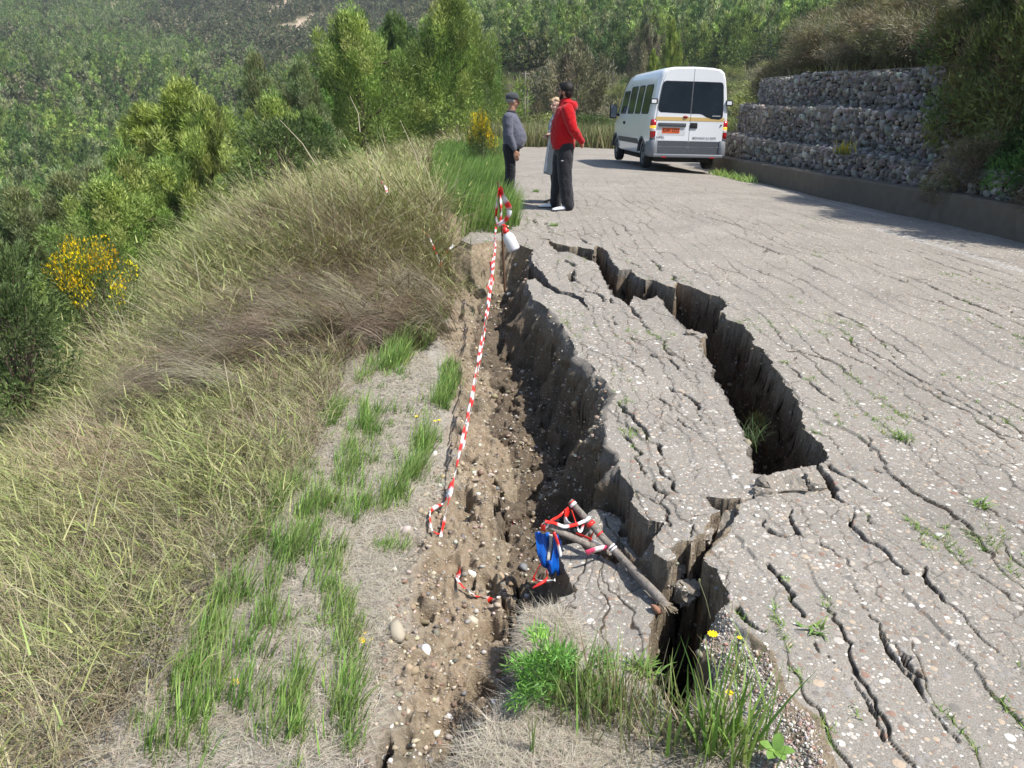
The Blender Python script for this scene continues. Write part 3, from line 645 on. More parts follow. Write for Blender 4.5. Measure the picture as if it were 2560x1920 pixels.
SCR = [(.12, .14, .07), (.17, .17, .09), (.09, .11, .05), (.22, .19, .12)]
base_s = [low_tree(300+i, 11, 13, SCR, True, ll=.13, lw=.07) for i in range(3)]
tiny_t = [low_tree(400+i, 9, 13, [PINE_A, PINE_C, PINE_C, PINE_D][i], ll=.08, lw=.028) for i in range(4)]
HAZE = 0
for i in range(len(FP)):
    if i in nearset: continue
    if scrubby[i]: V, F, K = base_s[i % 3]; h = fh[i]*.62; w_ = h*1.7
    elif fr[i] < 115: V, F, K = mid_t[i % 6]; h = fh[i]; w_ = h*1.15
    elif fr[i] < 250: V, F, K = base_t[i % 5]; h = fh[i]; w_ = h*1.15
    else: V, F, K = tiny_t[i % 4]; h = fh[i]*.95; w_ = h*1.3
    a = fg.uniform(0, 6.28); c, s_ = math.cos(a), math.sin(a); v = np.empty_like(V)
    v[:, 0] = (V[:, 0]*c-V[:, 1]*s_)*w_+FP[i, 0]; v[:, 1] = (V[:, 0]*s_+V[:, 1]*c)*w_+FP[i, 1]; v[:, 2] = V[:, 2]*h+fz[i]-.2
    parts.append((v, F, K*(fg.uniform(.45, 1.35) if scrubby[i] else fg.uniform(.65, 1.3))))
fo = link('forest', mesh_np('forest', *merge(parts)), M_LEAF); tag(fo, 'dense green pine wood and brown scrub covering the far hillsides', 'forest', kind='stuff')
del parts
print('forest', len(FP))

# scrub on the flat ground beyond the road and on the bank: shrubs one by one near, the rest as stuff
def shrub_proto(key, r, h, cols, nb, per, ll, lw, wts=None, up=.5, flat=1, flowers=None, fn=0):
    g = np.random.default_rng(hash_i(key)); a = g.uniform(0, 6.28, nb); q = np.sqrt(g.uniform(0, 1, nb)); zz_ = g.uniform(.08, 1, nb)
    lim = np.sqrt(np.clip(1-(zz_*.95)**2.2, .02, 1)); cs = np.c_[r*q*lim*np.cos(a), r*q*lim*np.sin(a), zz_*h*.85]; rs = np.full(nb, r*.30)*g.uniform(.6, 1.3, nb)
    V, F, K = crown(g, cs, rs, per, ll, lw, cols, up, .6, wts); V[:, 2] = np.maximum(V[:, 2], .0)
    me = mesh_np('foliage', V, F, K); me.materials.append(M_LEAF)
    bm = bmesh.new()
    for c in cs[::max(1, nb//18)]:
        tube(bm, [(c[0]*.08, c[1]*.08, -.1), (c[0]*.5, c[1]*.5, c[2]*.55), tuple(c)], [.018*h, .012*h, .004*h], 5)
    sm = bpy.data.meshes.new('stems'); bm.to_mesh(sm); bm.free(); sm.materials.append(M_BARK)
    fm = None
    if fn:
        top = cs[cs[:, 2] > h*.42]; V, F, K = crown(g, top, np.full(len(top), r*.20), fn*2, .034*r, .036*r, flowers, .4, .3); V[:, 2] += .05*h
        fm = mesh_np('blossom', V, F, K); fm.materials.append(M_LEAF)
    protos[key] = (me, sm, h, fm)
YEL = [(.80, .55, .01), (.85, .62, .02), (.70, .45, .01)]
shrub_proto('shrubG', 1.0, 1.3, GREYSCRUB+[(.17, .19, .08)], 46, 120, .10, .016)
shrub_proto('shrubO', 1.0, 1.2, [(.21, .24, .08), (.27, .29, .11), (.15, .18, .06)], 46, 120, .09, .022)
shrub_proto('shrubD', 1.0, 1.5, [(.08, .12, .04), (.11, .155, .05), (.06, .09, .03)], 50, 130, .08, .026)
shrub_proto('broom', 1.0, 1.25, [(.13, .19, .06), (.18, .23, .08), (.10, .14, .05)], 60, 110, .12, .014, flowers=YEL, fn=38)
shrub_proto('bank', 1.0, 1.3, [(.13, .16, .05), (.18, .195, .06), (.085, .11, .035), (.13, .10, .055)], 90, 230, .07, .02)
shrub_proto('bankG', 1.0, 1.3, [(.19, .175, .115), (.15, .135, .085), (.11, .12, .06), (.23, .21, .15)], 90, 200, .10, .012)
shrub_proto('bankT', 1.0, 1.3, [(.22, .18, .12), (.17, .14, .09), (.15, .16, .07), (.27, .23, .16)], 90, 190, .11, .011, up=.1)
shrub_proto('bankL', 1.0, 1.2, [(.07, .15, .035), (.09, .19, .045), (.05, .11, .03)], 80, 200, .07, .026)
def put_shrub(key, x, y, r, h, label, cat='shrub', group=None, name='shrub', z=None, rz=None):
    me, sm, H, fm = protos[key]; t = empty(name, (x, y, hz(x, y)-.08 if z is None else z), label, cat, group, random.uniform(0, 6) if rz is None else rz); t.scale = (r, r, h/H)
    link('foliage', me, None, t); link('stems', sm, None, t)
    if fm: link('blossom', fm, None, t)
    return t
p = atY(205, 570, 7.4); put_shrub('broom', p.x, 7.4, .47, 1.1, 'yellow flowering broom bush on the slope at the left edge of the picture', name='broom_bush', z=p.z-1.15)
p = atY(1208, 262, 20.5); put_shrub('broom', p.x-.05, 20.5, .52, 1.55, 'round yellow broom bush beside the road left of the man in the cap', name='broom_bush')
for u, v, y, r, h, lb in ((1283, 215, 48, 1.1, 1.1, 'small yellow bush far behind the man in the cap'), (1500, 228, 45, 1.0, 1.0, 'yellow bush in the scrub just right of the man in red'),
                          (1905, 108, 34, .9, 1.3, 'yellow flowering bush high on the bank above the left end of the stone wall')):
    q = atY(u, v, y); put_shrub('broom', q.x, y, r, h, lb, name='broom_bush')
p = atY(30, 640, 7.6); put_shrub('shrubD', p.x-.2, 7.6, .6, 1.5, 'dark green bush at the left edge beside the yellow broom', z=p.z-1.3)
p = atY(60, 760, 5.6); put_shrub('shrubD', p.x-.35, 5.9, .5, 1.0, 'small dark bush low at the left edge under the broom', z=p.z-.9)
p = atY(700, 360, 15); put_shrub('shrubD', p.x, 15, 1.2, 1.6, 'dark bush in the shade behind the crest of the grassy mound', z=p.z-1.1)
# bank shrubs over the stone wall on the right
def on_bank(x, y): return hz(x, y)
bank = [('bank', 7.35, 12.3, 1.0, 2.0, 0, 'dark olive bush hanging down over the right ends of the stone tiers'), ('bank', 7.7, 11.0, 1.35, 2.6, 0, 'largest dark olive bush, overhanging the concrete wall at the right edge'),
        ('bankT', 6.75, 11.3, .75, 1.0, -.1, 'tangle of brown twigs spilling down onto the concrete wall'), ('bankL', 7.0, 10.2, .75, 1.25, 0, 'bright green leafy bush low at the right edge behind the concrete wall'), ('bankT', 6.85, 9.3, .8, 1.0, 0, 'brown twiggy bush on the wall at the right edge'),
        ('bank', 8.0, 13.6, 1.2, 2.1, .3, 'olive bush covering the right end of the top stone tier'), ('bank', 9.0, 12.6, 1.7, 2.9, 0, 'yellow-olive shrub on the bank above the wall end'), ('bank', 8.9, 10.6, 1.8, 3.2, 0, 'tall dark shrub at the top right corner of the picture'), ('bank', 8.0, 9.3, 1.4, 2.6, 0, 'dark shrub behind the green leafy bush at the right edge'),
        ('bankL', 7.6, 12.0, .55, .7, 0, 'small green leafy shrub in the hollow under the large bush'), ('bank', 10.4, 13.8, 1.9, 2.6, 0, 'dark thicket along the top edge of the picture at the right'),
        ('bankG', 9.1, 15.2, 1.4, 1.5, .1, 'dry grey shrub above the middle of the top stone tier'), ('bankG', 8.5, 16.8, 1.3, 1.35, .2, 'dry straw-coloured shrub behind the top stone tier'), ('bankT', 8.6, 18.2, 1.2, 1.2, .3, 'brown twiggy shrub resting on the top stone tier'),
        ('bankG', 8.6, 20.0, 1.3, 1.3, .3, 'grey twiggy shrub above the left half of the stone wall'), ('bankT', 8.6, 22.6, 1.2, 1.3, .3, 'brown shrub behind the left end of the stone wall'), ('bankG', 8.4, 25.6, 1.1, 1.3, 0, 'low dry shrub just past the left end of the stone wall'),
        ('bank', 10.8, 15.8, 1.7, 1.9, 0, 'olive shrub high on the bank near the top right'), ('bankG', 10.2, 18.2, 1.6, 1.7, 0, 'pale dry shrub higher up the bank above the wall'), ('bankT', 9.8, 20.8, 1.4, 1.6, 0, 'brown-green shrub up the bank right of the van roof'),
        ('bankG', 9.2, 24.5, 1.5, 1.5, 0, 'dry shrub on the bank behind the van'), ('bankG', 11.5, 22.5, 1.8, 1.8, 0, 'large pale dry shrub on the upper bank'), ('shrubO', 8.9, 28.5, 1.4, 1.4, 0, 'olive shrub at the foot of the bank beyond the van'),
        ('bankT', 12.5, 27, 2, 2.1, 0, 'brown thicket high on the bank beyond the van'), ('bank', 12.6, 17.0, 2.2, 2.5, 0, 'dense olive thicket high above the stone wall'), ('bankG', 13.2, 20.5, 2.2, 2.2, 0, 'dry thicket at the top of the bank')]
for k, x, y, r, h, dz, lb in bank: put_shrub(k, x, y, r, h, lb, z=hz(x, y)-.15+dz)
# shrubs in the scrub beyond the end of the road
g = np.random.default_rng(77); pp = []
for i in range(2000):
    a = math.radians(g.uniform(-7, 26)); r = g.uniform(37, 118); x, y = r*math.sin(a), r*math.cos(a)
    if any((x-q[0])**2+(y-q[1])**2 < (1.6+r*.012)**2 for q in pp): continue
    pp.append((x, y, r))
    if len(pp) >= 230: break
pp.sort(key=lambda q: q[2])
SL = {'shrubG': 'low grey-brown shrub in the scrub between the road end and the far wood', 'shrubO': 'low olive shrub in the scrub between the road end and the far wood', 'shrubD': 'low dark green shrub in the scrub between the road end and the far wood'}
for x, y, r in pp:
    k = ['shrubG', 'shrubG', 'shrubO', 'shrubD', 'shrubO'][g.integers(5)]; s_ = g.uniform(.9, 2.0)
    put_shrub(k, x, y, s_, s_*g.uniform(.7, 1.1), SL[k], group='scrub beyond the road: '+k[-1].replace('G', 'grey').replace('O', 'olive').replace('D', 'dark'))
sp = []
n = 9000; a = np.radians(g.uniform(-8, 30, n)); r = np.sqrt(g.uniform(34**2, 120**2, n)); x = r*np.sin(a); y = r*np.cos(a); z = hgt(x, y)
sp.append(blades(np.repeat(x, 5)+g.normal(0, .3, n*5), np.repeat(y, 5)+g.normal(0, .3, n*5), np.repeat(z, 5), g.uniform(.4, 1.0, n*5), g.uniform(.05, .14, n*5), g.uniform(0, 6.3, n*5), g.uniform(0, .3, n*5), g.uniform(.3, 1.0, n*5),
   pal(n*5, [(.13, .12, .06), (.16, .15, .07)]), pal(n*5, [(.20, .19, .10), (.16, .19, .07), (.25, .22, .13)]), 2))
n = 14000; x = g.uniform(-3.5, 7.5, n); y = g.uniform(34.3, 41, n); z = hgt(x, y)
sp.append(blades(x, y, z, g.uniform(.5, 1.15, n), g.uniform(.02, .045, n), g.uniform(0, 6.3, n), g.uniform(0, .2, n), g.uniform(.2, .8, n), pal(n, [(.16, .17, .07), (.2, .19, .09)]), pal(n, [(.27, .27, .13), (.22, .25, .09), (.36, .33, .2)]), 2))
n = 16000; x = g.uniform(6.3, 15, n); y = g.uniform(5, 34, n); m = (x > wall_x(y)+2.2) | (y > 25) & (x > wall_x(y)+.3); x = x[m]; y = y[m]; n = len(x); z = hgt(x, y)
sp.append(blades(x, y, z, g.uniform(.3, .9, n), g.uniform(.015, .04, n), g.uniform(0, 6.3, n), g.uniform(0, .5, n), g.uniform(.4, 1.4, n), pal(n, STRAW+OLIVE)*.7, pal(n, STRAW+OLIVE), 2))
so = link('scrub_ground_cover', mesh_np('scrub', *merge(sp)), M_STRAW); tag(so, 'rough olive and straw ground cover beyond the road and on the bank', 'ground cover', kind='stuff')

# ------------------------------------------------------------------ grasses (uncountable: stuff)
BND = [G2(u, v, z) for u, v, z in ((230,1659,-.3),(330,1500,-.3),(420,1330,-.3),(560,1200,-.3),(650,1060,-.32),(700,950,-.34),(730,850,-.36),(760,770,-.38),(880,700,-.42),(940,650,-.42),(965,600,-.2),(985,545,0),(960,470,0),(930,400,0),(935,340,0),(960,300,0),(1010,275,0))]
DRY = BND+[(-1.2, 27), (-3, 30), (-8, 26), (-8.5, 12), (-6.5, 6), (-4.6, 3), (-3.2, .9), (-1.8, .7)]
N = 180000; x, y = in_poly(N, DRY, dens=lambda x, y: np.clip((6.5/np.hypot(x, y))**1.3, 0, 1)*np.where(x < np.interp(y, [0, 3, 7, 12, 20], [-3.4, -3.9, -4.3, -4.4, -4.8]), .25, 1)*(.35+.9*fbm(x*1.1, y*1.1, 3, 131)))
z = hgt(x, y); r = np.hypot(x, y)
hum = sstep(5.2, 6.6, y)
flow = math.pi*(1.12+.10*hum)+1.5*(fbm(x*.5, y*.5, 3, 141)-.5)*2*(1-.35*hum)
patch = fbm(x*.7+9, y*.7, 3, 151); dryp = fbm(x*1.6, y*1.6, 3, 152)
cl, cid_, _, _ = voro(x/.42+.3*fbm(x*3, y*3, 2, 7), y/.42, 5); cb2 = voro(x/.9, y/.9, 8)[1]
ln = RNG.uniform(.25, 1.0, N)*(.40+.34*hum)*(.6+.7*patch)*(.55+.9*sstep(0, .22, cl)); th0 = RNG.uniform(.05, .9, N)+.2*hum; th1 = th0+RNG.uniform(.2, 1.6, N)
flow = flow+(cid_-.5)*1.3+(cb2-.5)*.9
wd = np.maximum(.0034, .00085*r)*RNG.choice([.6, 1.0, 1.9], N, p=[.45, .4, .15])
cs = pal(N, STRAW, [4, 3, 3, 2]); co = pal(N, OLIVE); g_ = np.clip((.645-dryp)*5+(cid_-.5)*1.1+RNG.normal(0, .3, N), 0, 1)[:, None]
pb = sstep(-.15, .25, sdist(x, y, [G2(u, v, 0) for u, v in ((420,720),(560,585),(760,560),(960,545),(985,610),(900,680),(700,720),(520,790))])); pp_ = sstep(-.1, .2, sdist(x, y, [G2(u, v, -.1) for u, v in ((40,860),(160,800),(330,850),(420,960),(400,1090),(250,1060),(60,960))])); pb = np.maximum(pb, sstep(-.1, .2, sdist(x, y, [G2(u, v, -.1) for u, v in ((100,1010),(360,1060),(380,1130),(200,1150),(60,1100))])))
g_ = g_*(1-.85*np.maximum(pb, pp_))[:, None]; cs = cs*(1-.45*pb)[:, None]+cs*np.array([.0, -.06, -.12])*pb[:, None]; cs = cs*(1+.25*pp_)[:, None]*(1-pp_[:, None]*np.array([0, .06, .04])); th1 = th1+.7*pb; az = None
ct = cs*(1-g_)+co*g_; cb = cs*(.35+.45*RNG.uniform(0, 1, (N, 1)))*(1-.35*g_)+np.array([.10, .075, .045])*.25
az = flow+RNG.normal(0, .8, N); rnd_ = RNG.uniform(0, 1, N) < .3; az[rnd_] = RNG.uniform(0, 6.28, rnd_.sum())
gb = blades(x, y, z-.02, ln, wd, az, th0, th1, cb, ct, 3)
nb_, ns_ = 230, 80; bx_, by_ = in_poly(nb_, [G2(u, v, 0) for u, v in ((350,740),(520,600),(760,575),(960,560),(975,640),(860,700),(620,730),(480,800))])
bx2 = np.repeat(bx_, ns_)+RNG.normal(0, .05, nb_*ns_); by2 = np.repeat(by_, ns_)+RNG.normal(0, .05, nb_*ns_); ba = np.repeat(math.pi*1.22+RNG.normal(0, .35, nb_), ns_)+RNG.normal(0, .14, nb_*ns_)
bt0 = np.repeat(RNG.uniform(.3, .9, nb_), ns_)+RNG.normal(0, .12, nb_*ns_); bl = np.repeat(RNG.uniform(.45, .85, nb_), ns_)*RNG.uniform(.7, 1.1, nb_*ns_); bc = np.repeat(pal(nb_, [(.30, .235, .165), (.40, .33, .24), (.22, .165, .11), (.46, .40, .30)]), ns_, 0)*RNG.uniform(.6, 1.3, (nb_*ns_, 1))
gbb = blades(bx2, by2, hgt(bx2, by2), bl, np.maximum(.0034, .0008*np.hypot(bx2, by2)), ba, bt0, bt0+RNG.uniform(1.0, 1.6, nb_*ns_), bc*.6, bc, 4)
j_ = RNG.choice(N, 90000, p=(g_[:, 0]+.15)/(g_[:, 0]+.15).sum()); lv = RNG.uniform(.35, .95, len(j_)); tt = th0[j_]+(th1[j_]-th0[j_])*.4
lx = x[j_]+np.sin(tt)*np.cos(az[j_])*ln[j_]*lv; ly = y[j_]+np.sin(tt)*np.sin(az[j_])*ln[j_]*lv; lz = z[j_]+np.cos(tt)*ln[j_]*lv
gl = blades(lx, ly, lz, RNG.uniform(.05, .17, len(j_)), np.maximum(.005, .0011*r[j_])*RNG.uniform(.7, 1.6, len(j_)), az[j_]+RNG.normal(0, 1.0, len(j_)), RNG.uniform(.2, 1.2, len(j_)), RNG.uniform(.8, 2.0, len(j_)), pal(len(j_), OLIVE)*.8, pal(len(j_), OLIVE+STRAW[:1]), 2)
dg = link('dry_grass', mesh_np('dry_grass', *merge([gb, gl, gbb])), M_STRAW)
tag(dg, 'wind-combed dry straw and olive grass covering the left roadside mound', 'dry grass', kind='stuff')
# dead thatch under the tall grass
N = 60000; x, y = in_poly(N, DRY, dens=lambda x, y: np.clip((5/np.hypot(x, y))**1.2, 0, 1)); z = hgt(x, y); r = np.hypot(x, y)
th = blades(x, y, z+RNG.uniform(0, .10, N), RNG.uniform(.1, .35, N), np.maximum(.003, .0008*r), RNG.uniform(0, 6.28, N), RNG.uniform(.9, 1.5, N), RNG.uniform(1.3, 1.8, N), pal(N, STRAW)*.7, pal(N, STRAW), 2)
# straw litter over the verge and the near lumps
LIT = [P([(905,1960),(960,1736),(972,1620),(995,1504),(1018,1377),(1041,1284),(1090,1157),(1100,984),(1085,880),(960,800),(850,900),(800,1050),(720,1200),(500,1500),(260,1960)], -.33), P([(1307,1549),(1348,1524),(1392,1520),(1445,1600),(1441,1700),(1320,1700)], -.15), P([(1000,2000),(1250,1790),(1320,1720),(1560,1720),(1620,1800),(1600,2000)], -.12), P([(1700,1800),(1830,1760),(1850,1900),(1700,1960)], -.06)]
lit = []
for pl, n in zip(LIT, (34000, 4200, 9000, 2200)):
    x, y = in_poly(n, pl, dens=lambda x, y: np.clip(2.2/np.hypot(x, y), .05, 1)); z = hgt(x, y); r = np.hypot(x, y); t0 = RNG.uniform(1.25, 1.62, n)
    lit.append(blades(x, y, z+RNG.uniform(.002, .02, n), RNG.uniform(.025, .11, n), np.maximum(.0016, .0006*r), RNG.uniform(0, 6.28, n), t0, t0+RNG.uniform(-.1, .25, n), pal(n, [(.44, .385, .30), (.34, .295, .235), (.56, .505, .41), (.22, .185, .15)]), pal(n, [(.44, .385, .30), (.56, .505, .41)]), 2))
lo_ = link('straw_litter', mesh_np('straw_litter', *merge([th]+lit)), M_STRAW); tag(lo_, 'grey straw litter lying flat over the verge and the near soil lumps', 'straw', kind='stuff')
# lush strip beside the road, then rows of green tufts growing along the verge
gp = []
STRIP = [G2(u, v, 0) for u, v in ((940,290),(1075,283),(1087,330),(1095,420),(1122,490),(1075,505),(1010,500),(960,470),(925,400))]
n = 26000; x, y = in_poly(n, STRIP, dens=lambda x, y: (.25+1.2*fbm(x*2.2, y*2.2, 3, 161))*np.clip(9/y, .2, 1)); z = hgt(x, y); r = np.hypot(x, y)
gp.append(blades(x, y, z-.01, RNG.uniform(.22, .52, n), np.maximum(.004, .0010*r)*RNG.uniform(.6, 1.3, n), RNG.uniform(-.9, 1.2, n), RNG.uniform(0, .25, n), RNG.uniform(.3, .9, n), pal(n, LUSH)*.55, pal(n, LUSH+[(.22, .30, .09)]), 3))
rows_g = [((350,1655),(420,1480),(480,1300),(540,1180),(600,1090),(640,1060)), ((410,1659),(520,1530),(560,1400),(585,1300),(640,1200),(720,1080),(760,1000),(800,880)), ((600,1650),(640,1500)), ((745,1640),(735,1500),(750,1400),(705,1270),(740,1190)), ((760,1130),(860,1060),(900,960),(930,900)), ((780,820),(850,780),(890,720),(920,700)), ((945,860),(970,800),(975,760)), ((700,930),(730,880)), ((860,1190),(830,1180))]
cx = []; cy = []; sc_ = []
for k, rw in enumerate(rows_g):
    q = np.array([G2(u, v, -.34) for u, v in rw]); seg = np.hypot(*np.diff(q, axis=0).T); cum = np.r_[0, np.cumsum(seg)]; m = int(cum[-1]/.028)+6
    t = RNG.uniform(0, cum[-1], m); w_ = .026 if k not in (1, 5) else .055
    cx.append(np.interp(t, cum, q[:, 0])+RNG.normal(0, w_, m)); cy.append(np.interp(t, cum, q[:, 1])+RNG.normal(0, w_, m)); sc_.append(np.full(m, [1.1, 1.2, 1.1, .9, 1.25, 1.5, 1.1, 1.1, .6][k]))
x, y = in_poly(90, LIT[0]); cx.append(x); cy.append(y); sc_.append(np.full(90, .5))
cx = np.concatenate(cx); cy = np.concatenate(cy); sc_ = np.concatenate(sc_)*RNG.uniform(.6, 1.2, len(cx)); per = 26; n = len(cx)*per
x = np.repeat(cx, per)+RNG.normal(0, .022, n); y = np.repeat(cy, per)+RNG.normal(0, .022, n); s_ = np.repeat(sc_, per); r = np.hypot(x, y)
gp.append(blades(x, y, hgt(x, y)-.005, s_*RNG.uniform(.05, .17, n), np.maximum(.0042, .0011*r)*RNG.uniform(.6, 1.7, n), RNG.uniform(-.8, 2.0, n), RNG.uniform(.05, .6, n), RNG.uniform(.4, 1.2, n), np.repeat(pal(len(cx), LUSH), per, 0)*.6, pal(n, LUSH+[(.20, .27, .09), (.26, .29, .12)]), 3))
# little weeds in the road cracks
mk = (AT['moss'] > .6) & (AT['crack'] > .35) & (cls == 2) & (GY < 14) & (np.abs(GX) < 6); ii = np.flatnonzero(mk)
if len(ii):
    ii = RNG.choice(ii, min(len(ii), 2600)); n = len(ii)*2; ii = np.repeat(ii, 2); x = GX[ii]+RNG.normal(0, .008, n); y = GY[ii]+RNG.normal(0, .01, n)
    gp.append(blades(x, y, zz[ii], RNG.uniform(.012, .035, n), RNG.uniform(.002, .006, n), RNG.uniform(0, 6.3, n), RNG.uniform(.2, 1, n), RNG.uniform(.8, 1.6, n), pal(n, LUSH)*.7, pal(n, OLIVE+LUSH), 2))
n = 420; ln_ = P([(1790,425),(1830,436),(1880,452)], -.2); t = RNG.uniform(0, 1, n); q = np.array(ln_); x = np.interp(t, [0, .5, 1], q[:, 0])+RNG.normal(0, .10, n); y = np.interp(t, [0, .5, 1], q[:, 1])+RNG.normal(0, .14, n)
gp.append(blades(x, y, hgt(x, y), RNG.uniform(.08, .28, n), RNG.uniform(.012, .022, n), RNG.uniform(0, 6.3, n), RNG.uniform(.1, .8, n), RNG.uniform(.6, 1.5, n), pal(n, LUSH), pal(n, LUSH+OLIVE), 2))
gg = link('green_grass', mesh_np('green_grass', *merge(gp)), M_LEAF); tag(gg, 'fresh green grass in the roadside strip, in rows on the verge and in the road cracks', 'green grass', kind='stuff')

# ------------------------------------------------------------------ single plants
def tuft(name, u, v, z, n, length, width, cols, label, cat, group=None, spread=.03, lean=0, th=(.05, .9), extra=None, zoff=0, base=None, wy=None):
    x0, y0 = G(u, v, z) if wy is None else (atY(u, v, wy).x, wy)
    z0 = hz(x0, y0) if wy is None else atY(u, v, wy).z
    x = RNG.normal(0, spread, n); y = RNG.normal(0, spread, n)
    a = RNG.uniform(0, 6.28, n); V, F, K = blades(x, y, np.zeros(n)-.01, RNG.uniform(.4, 1, n)*length, width*RNG.uniform(.6, 1.3, n), a+lean, RNG.uniform(0, .5, n)*th[1], RNG.uniform(th[0], 1.4, n)*th[1], pal(n, base or cols)*.6, pal(n, cols), 4)
    o = link(name, mesh_np(name, V, F, K), M_LEAF); o.location = (x0, y0, z0+zoff)
    return tag(o, label, cat, group)
MIXG = LUSH+[(.22, .26, .09), (.30, .27, .14)]
tuft('grass_tuft', 1480, 1790, -.12, 160, .30, .006, MIXG, 'tall green and straw grass tuft just left of the near dark fissure', 'grass tuft', None, .06, 0, (.1, .7), base=STRAW+LUSH)
tuft('grass_tuft', 1560, 1800, -.12, 150, .27, .005, STRAW+MIXG, 'straw-coloured grass tuft at the bottom centre, against the left lip of the near fissure', 'grass tuft', None, .06, 0, (.1, .7), base=STRAW)
tuft('grass_tuft', 1400, 1760, -.14, 100, .22, .005, MIXG, 'smaller green grass tuft between the bushy weed and the tall mixed tuft', 'grass tuft', None, .05, 0, (.1, .7))
tuft('grass_tuft', 1800, 1880, -.07, 90, .36, .010, LUSH+[(.26, .32, .10)], 'tuft of broad long green blades at the bottom edge right of the near fissure', 'grass tuft', None, .05, .5, (.1, .75))
tuft('grass_tuft', 1690, 1860, -.1, 130, .22, .006, STRAW+MIXG, 'ragged dry tuft at the bottom edge below the near fissure', 'grass tuft', None, .07, 0, (.2, 1), base=STRAW)
tuft('grass_tuft', 1850, 1700, -.05, 60, .16, .004, MIXG, 'thin wispy tuft in the white gravel right of the near fissure', 'grass tuft', None, .05, 0, (.2, .9))
tuft('grass_tuft', 1325, 1905, -.12, 6, .24, .008, LUSH, 'single narrow green shoot at the bottom edge in the straw', 'grass shoot', None, .006, 0, (.02, .15))
tuft('grass_tuft', 1870, 1110, -.6, 70, .24, .005, [(.11, .18, .07), (.15, .2, .08)], 'green grass tuft growing down inside the large right fissure', 'grass tuft', None, .03, math.pi, (.6, 1.3), wy=4.05)
tuft('grass_tuft', 1921, 925, 0, 240, .09, .005, [(.34, .33, .10), (.38, .33, .14), (.26, .28, .08)], 'round yellow-green moss cushion on the right lip of the large fissure', 'moss', None, .045, 0, (.3, 1.4))
for u, v, z, l, w_, lb in ((1600, 1645, -.1, .10, .01, 'small leafy weed near the corner of the largest broken slab'), (2035, 1578, 0, .075, .013, 'bright green rosette weed growing on the near road surface'), (1965, 1452, 0, .03, .010, 'tiny two-leaved weed in a crack of the near road'),
                           (2448, 1268, 0, .09, .007, 'flat green weed at the right edge of the road'), (2256, 1098, 0, .10, .006, 'elongated green weed filling a crack right of the large fissure'), (1960, 905, 0, .05, .006, 'small weed in the crack above the moss cushion'),
                           (1385, 565, 0, .12, .008, 'small bright weed on the far road beside the head crack'), (1340, 478, 0, .14, .010, 'small grass clump on the road between the two standing groups'), (805, 1580, -.33, .09, .012, 'low leafy weed spreading on the bare straw left of the soil pit')):
    tuft('weed', u, v, z, 26 if l < .1 else 60, l, w_, LUSH+[(.20, .30, .08)], lb, 'weed', None, l*.2, 0, (.8, 1.5))
# bushy weed, foreground centre
x0, y0 = G(1390, 1790, -.14); g = np.random.default_rng(9); c_ = g.normal(0, 1, (34, 3))*np.array([.07, .05, .05])+np.array([0, 0, .10])
V, F, K = crown(g, c_, np.full(34, .035), 70, .026, .005, [(.17, .36, .07), (.24, .44, .10), (.13, .27, .06)], .5, .6)
x0, y0 = G(1375, 1770, -.14); o = link('bushy_weed', mesh_np('bushy_weed', V, F, K), M_LEAF); o.location = (x0, y0, hz(x0, y0)); o.rotation_euler.z = .3; tag(o, 'bright green bushy weed with feathery leaves at the foot of the straw-covered lump', 'weed')
# broad-leaved plant at the bottom edge
bm = bmesh.new()
for a, l, t in ((1.0, .10, .5), (2.6, .08, 1.0), (-.3, .09, 1.0), (3.9, .07, 1.1), (5.0, .075, 1.0)):
    for k in range(6):
        f0, f1 = k/6, (k+1)/6; q = []
        for f in (f0, f1):
            rr = l*f*math.sin(min(1.5, t)); hh = l*f*math.cos(t)+.02-.03*f*f; ww_ = .024*math.sin(math.pi*min(1, f*.9+.08))**.7
            q += [Vector((rr*math.cos(a)-ww_*math.sin(a), rr*math.sin(a)+ww_*math.cos(a), hh+.004)), Vector((rr*math.cos(a), rr*math.sin(a), hh)), Vector((rr*math.cos(a)+ww_*math.sin(a), rr*math.sin(a)-ww_*math.cos(a), hh+.004))]
        v = [bm.verts.new(p) for p in q]; bm.faces.new((v[0], v[1], v[4], v[3])); bm.faces.new((v[1], v[2], v[5], v[4]))
M_BROAD = plain('broad_leaf', (.15, .26, .05), .45, .4, .2, 60)
o = bm_obj('broadleaf_weed', bm, M_BROAD, smooth=True); x0, y0 = G(1935, 1905, -.04); o.location = (x0, y0, hz(x0, y0)+.02); o.scale = (.62, .62, .62); tag(o, 'plant with broad rounded light green leaves at the bottom edge of the picture', 'plant')
